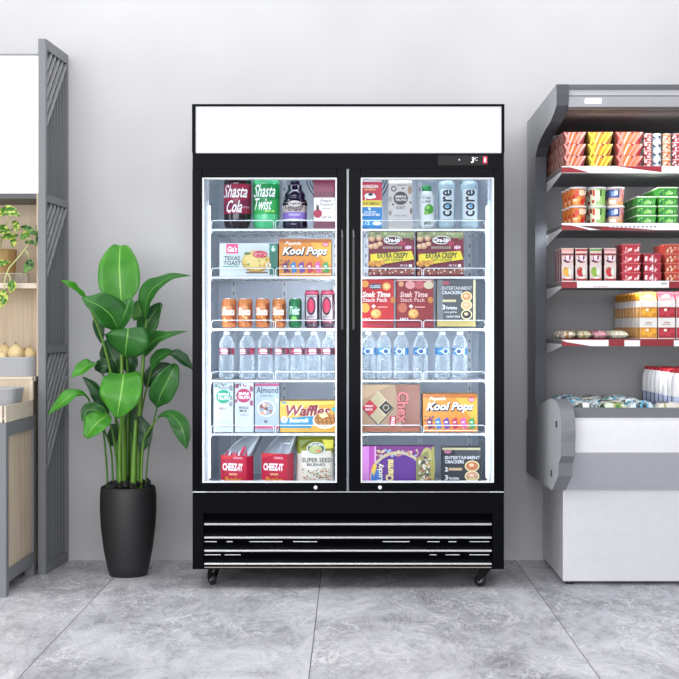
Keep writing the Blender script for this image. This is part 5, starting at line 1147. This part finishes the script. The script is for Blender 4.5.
kpart(MB().box(CX-.026, CX-.010, 5.88, 6.34, .108, zt-.045), 'side_panel', WD)
kpart(MB().box(XZ+.04, CX-.04, 5.85, 5.862, .108, zt-.045), 'front_panel', WD)
kpart(MB().box(XZ, CX, 5.835, 6.385, zt, zt+.012, SG), 'worktop')
# stepped wooden stand
st = empty('stepped_produce_stand', (-1.9, 6.1, zt+.012)); O4 = Vector((-1.9, 6.1, zt+.012)); tag(st, 'pale wooden stepped produce stand on top of the grey cabinet', 'produce stand')
z0 = zt+.0125; sp = lambda mb, nm, m=WDH: kpart(mb, nm, m, st, O4)
sp(MB().box(CX-.009, CX-.002, 5.84, 6.345, z0, .782, None, .001), 'side_board'); sp(MB().box(XZ, CX-.018, 5.84, 5.856, z0, .782, None, .001), 'front_board')
sp(MB().box(XZ, CX-.018, 5.856, 6.33, z0, z0+.01), 'tray_floor'); sp(MB().box(XZ, CX-.018, 6.33, 6.345, z0+.01, .872), 'riser_board', WD)
sp(MB().box(CX-.018, CX-.002, 6.332, 6.36, .782, .872, None, .001), 'corner_post'); sp(MB().box(XZ, CX-.002, 6.325, 6.36, .872, .884, None, .001), 'upper_step')
# shelving unit
un = empty('wall_shelving_unit', (-1.95, 6.6, 0)); O5 = Vector((-1.95, 6.6, 0)); tag(un, 'pale oak wall shelving unit with bright white lit header at top left', 'shelving unit')
up_ = lambda mb, nm, m=None: kpart(mb, nm, m, un, O5)
up_(MB().box(XZ, -1.406, 6.745, 6.77, 0, 2.31), 'back_panel', WD)
up_(MB().box(-1.405, -1.385, 6.41, 6.745, .884, 2.31), 'side_board', WD)
up_(MB().box(XZ, -1.405, 6.41, 6.745, WZ(288.3, 6.41), WZ(283, 6.41), None, .001), 'shelf_board', WDH)
up_(MB().box(XZ, -1.405, 6.38, 6.745, .862, .8835), 'display_step', WDH)
up_(MB().box(XZ, -1.385, 6.415, 6.745, WZ(198.5, 6.41), WZ(193.3, 6.41), SGD), 'header_underside')
up_(MB().box(XZ, -1.387, 6.385, 6.74, WZ(193.2, 6.40), WZ(56.5, 6.40)), 'lit_header_panel', mat('#fafafd', .5, emit=.75, var=.004))
up_(MB().box(XZ, -1.385, 6.38, 6.76, WZ(56.2, 6.40), WZ(54.6, 6.40)), 'header_cap', mat('#85878b', .5))
# bowls
def bowl(x0, x1, y0, y1, za, zb, label, ins=.0, slant=0):
    o = empty('grey_bowl', ((x0+x1)/2, (y0+y1)/2, za)); o.name = 'produce_bowl'; tag(o, label, 'bowl')
    cx, cy = (x0+x1)/2, (y0+y1)/2; w, d, h = (x1-x0)/2, (y1-y0)/2, zb-za; b = MB(); n = 40; e = 5
    rings = []
    def rg(s, z_):
        return [b.bm.verts.new((math.copysign(abs(cos(2*pi*i/n))**(2/e), cos(2*pi*i/n))*w*s, math.copysign(abs(sin(2*pi*i/n))**(2/e), sin(2*pi*i/n))*d*s, z_)) for i in range(n)]
    rr = [rg(1-slant, 0), rg(1-slant*.5, h*.5), rg(1, h), rg(.965, h), rg(.965-slant, .008)]
    b.bm.faces.new(rr[0][::-1]); b.bm.faces.new(rr[-1])
    for a, c_ in zip(rr, rr[1:]):
        for i in range(n): f = b.bm.faces.new([a[i], a[(i+1) % n], c_[(i+1) % n], c_[i]]); f.smooth = False
    b.build('bowl_shell', mat('#a3a5aa', .35), o)
    r = MB(); r.tube([(math.copysign(abs(cos(2*pi*i/n))**(2/e), cos(2*pi*i/n))*w*.985, math.copysign(abs(sin(2*pi*i/n))**(2/e), sin(2*pi*i/n))*d*.985, h) for i in range(n+1)], .003, mat('#b9bbc0', .35)); r.build('rim', None, o); return o
zs = .8845
bowl(-1.74, WX(36.6, 6.40), 6.395, 6.66, zs, zs+.083, 'wide grey bowl holding yellow melons on the upper step', slant=.02)
bowl(-1.64, -1.414, 6.04, 6.25, z0+.011, z0+.011+.118, 'grey slanted bowl on the lower step below the melons', slant=.14)
def melon(px, py, Y, r, label, rz=0, first=None):
    z_ = WZ(py, Y); loc = (WX(px, Y), Y, z_)
    if first: o = dup(first, loc, rz); o.scale = (r/.036,)*3; tag(o, label, 'melon', 'yellow melons in the grey bowl'); return o
    prof = [(0, -.040), (.012, -.039), (.026, -.030), (.035, -.012), (.036, .003), (.031, .020), (.020, .033), (.009, .040), (0, .041)]
    A = [Vector((p[0], p[1])) for p in prof]; pp = []
    for q in range(len(A)-1):
        for j in range(3): pp.append(tuple(A[q].lerp(A[q+1], j/3)))
    pp.append(prof[-1]); o = MB().lathe(pp, MEL, 28).build('yellow_melon'); o.location = loc; o.rotation_euler = (0, 0, rz); o.scale = (r/.036,)*3; tag(o, label, 'melon', 'yellow melons in the grey bowl')
    MB().lathe([(.004, .039), (.003, .046), (.0035, .050), (0, .0505)], mat('#8c7a3e', .6), 10).build('stem_stub', None, o); return o
MEL = mat('#e6cf9c', .45, var=.12, scale=25)
m0 = melon(15.8, 353.5, 6.47, .037, 'pale yellow melon, tallest and middle one in the grey bowl')
melon(29.5, 354.5, 6.50, .029, 'small pale yellow melon at the right end of the bowl', 1, m0); melon(4.5, 353, 6.55, .034, 'pale yellow melon at the left, behind the small front one', 2, m0)
melon(2, 357.5, 6.435, .022, 'smallest yellow melon at the front left of the bowl', .5, m0); melon(24.5, 357.5, 6.57, .03, 'pale yellow melon in the bowl, half hidden behind the middle one', .9, m0)
# trailing plant on the shelf
ZS = WZ(283, 6.41)
po = empty('trailing_plant', (WX(2, 6.56), 6.56, ZS)); OP = Vector(po.location); tag(po, 'variegated trailing pothos in a wooden pot on the oak shelf', 'plant')
MB().lathe([(0, .001), (.052, .001), (.056, .004), (.067, .155), (.064, .158), (.060, .150), (0, .145)], wood_mat('bamboo_pot', '#a07c4c', '#c9a670'), 28).build('pot', None, po)
VL = leaf_mat('variegated_leaf', '#2c6b1e', '#64a534', '#d6e08a', '#d3dc6a'); VD = leaf_mat('dark_variegated_leaf', '#173f1c', '#2f6b2c', '#9cc070', '#6fa048')
VS = mat('#c2c98a', .5, var=.15)
def vine(pts): 
    b = MB(); b.tube([W3(*p)-OP for p in pts], .0034, None, 7); return b.build('vine', VS, po)
def vl(pts, hw, f, m=VL): return leaf([W3(*p) for p in pts], [w*6.4/F for w in hw], f, m, po, 'leaf', .25, off=OP)
vine([(4, 236, 6.52), (14, 228, 6.45), (24, 230, 6.41), (30, 238, 6.385), (27, 247, 6.375), (18, 258, 6.37), (9, 268, 6.365), (5, 278, 6.36), (4.2, 290, 6.36), (2, 304, 6.36)])
vine([(25.3, 250, 6.375), (28, 254, 6.375), (28.2, 262, 6.38)]); vine([(6, 273, 6.365), (9, 275, 6.36), (11, 281, 6.355)]); vine([(2, 236, 6.52), (0, 250, 6.46), (-6, 262, 6.42)])
vine([(4, 236, 6.52), (6, 224, 6.46), (10, 218, 6.42)]); vine([(10, 232, 6.46), (15, 226, 6.42), (17, 222, 6.41)])
vl([(-6, 219, 6.43), (2, 213, 6.39), (10, 211.5, 6.37), (20, 216, 6.36)], [1, 5.5, 6, .5], (0, -1, .6))
vl([(14, 221, 6.42), (16, 226, 6.39), (16, 232, 6.385)], [2, 3.6, .5], (.2, -1, .3))
vl([(21, 226.5, 6.42), (27, 228, 6.40), (32, 232, 6.39), (36.5, 235, 6.385)], [1, 3, 3, .4], (0, -1, .6), VD)
vl([(-8, 240, 6.45), (0, 231, 6.41), (6, 231, 6.39), (11, 231.5, 6.38)], [3, 6.5, 4.5, .5], (0, -1, .5))
vl([(30, 232, 6.40), (25, 236, 6.38), (20, 239, 6.375)], [1, 4.5, .6], (0, -1, .5)); vl([(18, 235, 6.43), (10, 237, 6.41), (0, 237, 6.4)], [1, 4, .6], (0, -1, .5))
vl([(12, 238, 6.42), (13.5, 242, 6.41), (12.5, 247.5, 6.405)], [1.5, 3.4, .5], (.2, -1, .2)); vl([(25, 242, 6.40), (31, 242.5, 6.39), (36.5, 243.5, 6.385)], [1, 2.6, .5], (0, -1, .5), VD)
vl([(28.4, 259, 6.38), (29, 265, 6.375), (23.5, 273.5, 6.37)], [1, 5, .5], (.3, -1, .2), VD)
vl([(-8, 264, 6.42), (0, 264, 6.39), (10.5, 262, 6.375)], [1.5, 4.4, .5], (0, -1, .6))
vl([(10.5, 280, 6.355), (12, 286, 6.345), (10, 293, 6.345)], [1, 4.8, .6], (.2, -1, .2)); vl([(3, 290, 6.355), (3.5, 299, 6.345), (-1, 309, 6.345)], [2, 5.2, .6], (0, -1, .3))
vl([(36, 225, 6.42), (37, 238, 6.4), (35, 246, 6.4)], [.3, 1.2, .3], (.6, -1, .2), VD)
# clear tray edge seen behind the vine
tr = MB(); a0, a1, yt = -1.66, WX(27.3, 6.43), 6.425; zz0, zz1 = ZS+.0008, WZ(273.5, 6.43)
for x in (a0, a1-.003): tr.box(x, x+.003, yt, 6.48, zz0, zz1)
tr.box(a0+.003, a1-.003, yt, yt+.003, zz0, zz1); 
cl = tr.build('clear_tray', clear_mat('clear_acrylic', '#f4f6f6', '#f2ece4', .08, .5, .1, 1.3)); tag(cl, 'low clear acrylic riser with pale edges on the oak shelf', 'tray')
re = MB(); re.tube([(a0, yt, zz1), (a1, yt, zz1), (a1, yt, zz0)], .0016, mat('#e3d7c8', .4)); re.build('tray_edge', None, cl)

# ================================================================== LIGHT AND CAMERA
w = bpy.data.worlds.new('World'); bpy.context.scene.world = w; w.use_nodes = True
w.node_tree.nodes['Background'].inputs[0].default_value = (.96, .97, 1, 1); w.node_tree.nodes['Background'].inputs[1].default_value = WORLD
def area(name, loc, rot, sx_, sy_, p, col=(1, 1, 1)):
    l = bpy.data.lights.new(name, 'AREA'); l.shape = 'RECTANGLE'; l.size = sx_; l.size_y = sy_; l.energy = p; l.color = col
    o = bpy.data.objects.new(name, l); C.objects.link(o); o.location = loc; o.rotation_euler = rot; return o
area('ceiling_light', (0, 6.0, 3.3), (radians(10), 0, 0), 6, .4, P1)
area('front_fill', (-1.5, -1.8, 1.9), (radians(87), 0, radians(-11)), 7, 3.2, P2)  # added fill light from behind the camera, not a real window
area('left_fill', (-4.6, 2.2, 1.9), (radians(88), 0, radians(-55)), 3.5, 2.6, P4)  # added fill from the left to lift side faces, no window there
area('ceiling_light_front', (0, 4.0, 3.6), (radians(5), 0, 0), 5, 1.5, P3)
cam = bpy.data.cameras.new('camera'); co = bpy.data.objects.new('camera', cam); C.objects.link(co)
co.location = (0, 0, H); co.rotation_euler = (pi/2, 0, 0)
cam.sensor_width = 36; cam.lens = F*36/679; cam.shift_x = -(VX-339.5)/679; cam.shift_y = (VY-339.5)/679; cam.clip_start = .1
sc = bpy.context.scene; sc.camera = co
sc.view_settings.view_transform = 'Standard'; sc.view_settings.look = 'None'; sc.view_settings.gamma = 1; sc.view_settings.exposure = 0; sc.view_settings.use_curve_mapping = False
from collections import Counter
dd = [k_ for k_, v_ in Counter(LABELS).items() if v_ > 1]
print('LABELS', len(LABELS), 'repeated', dd[:10])
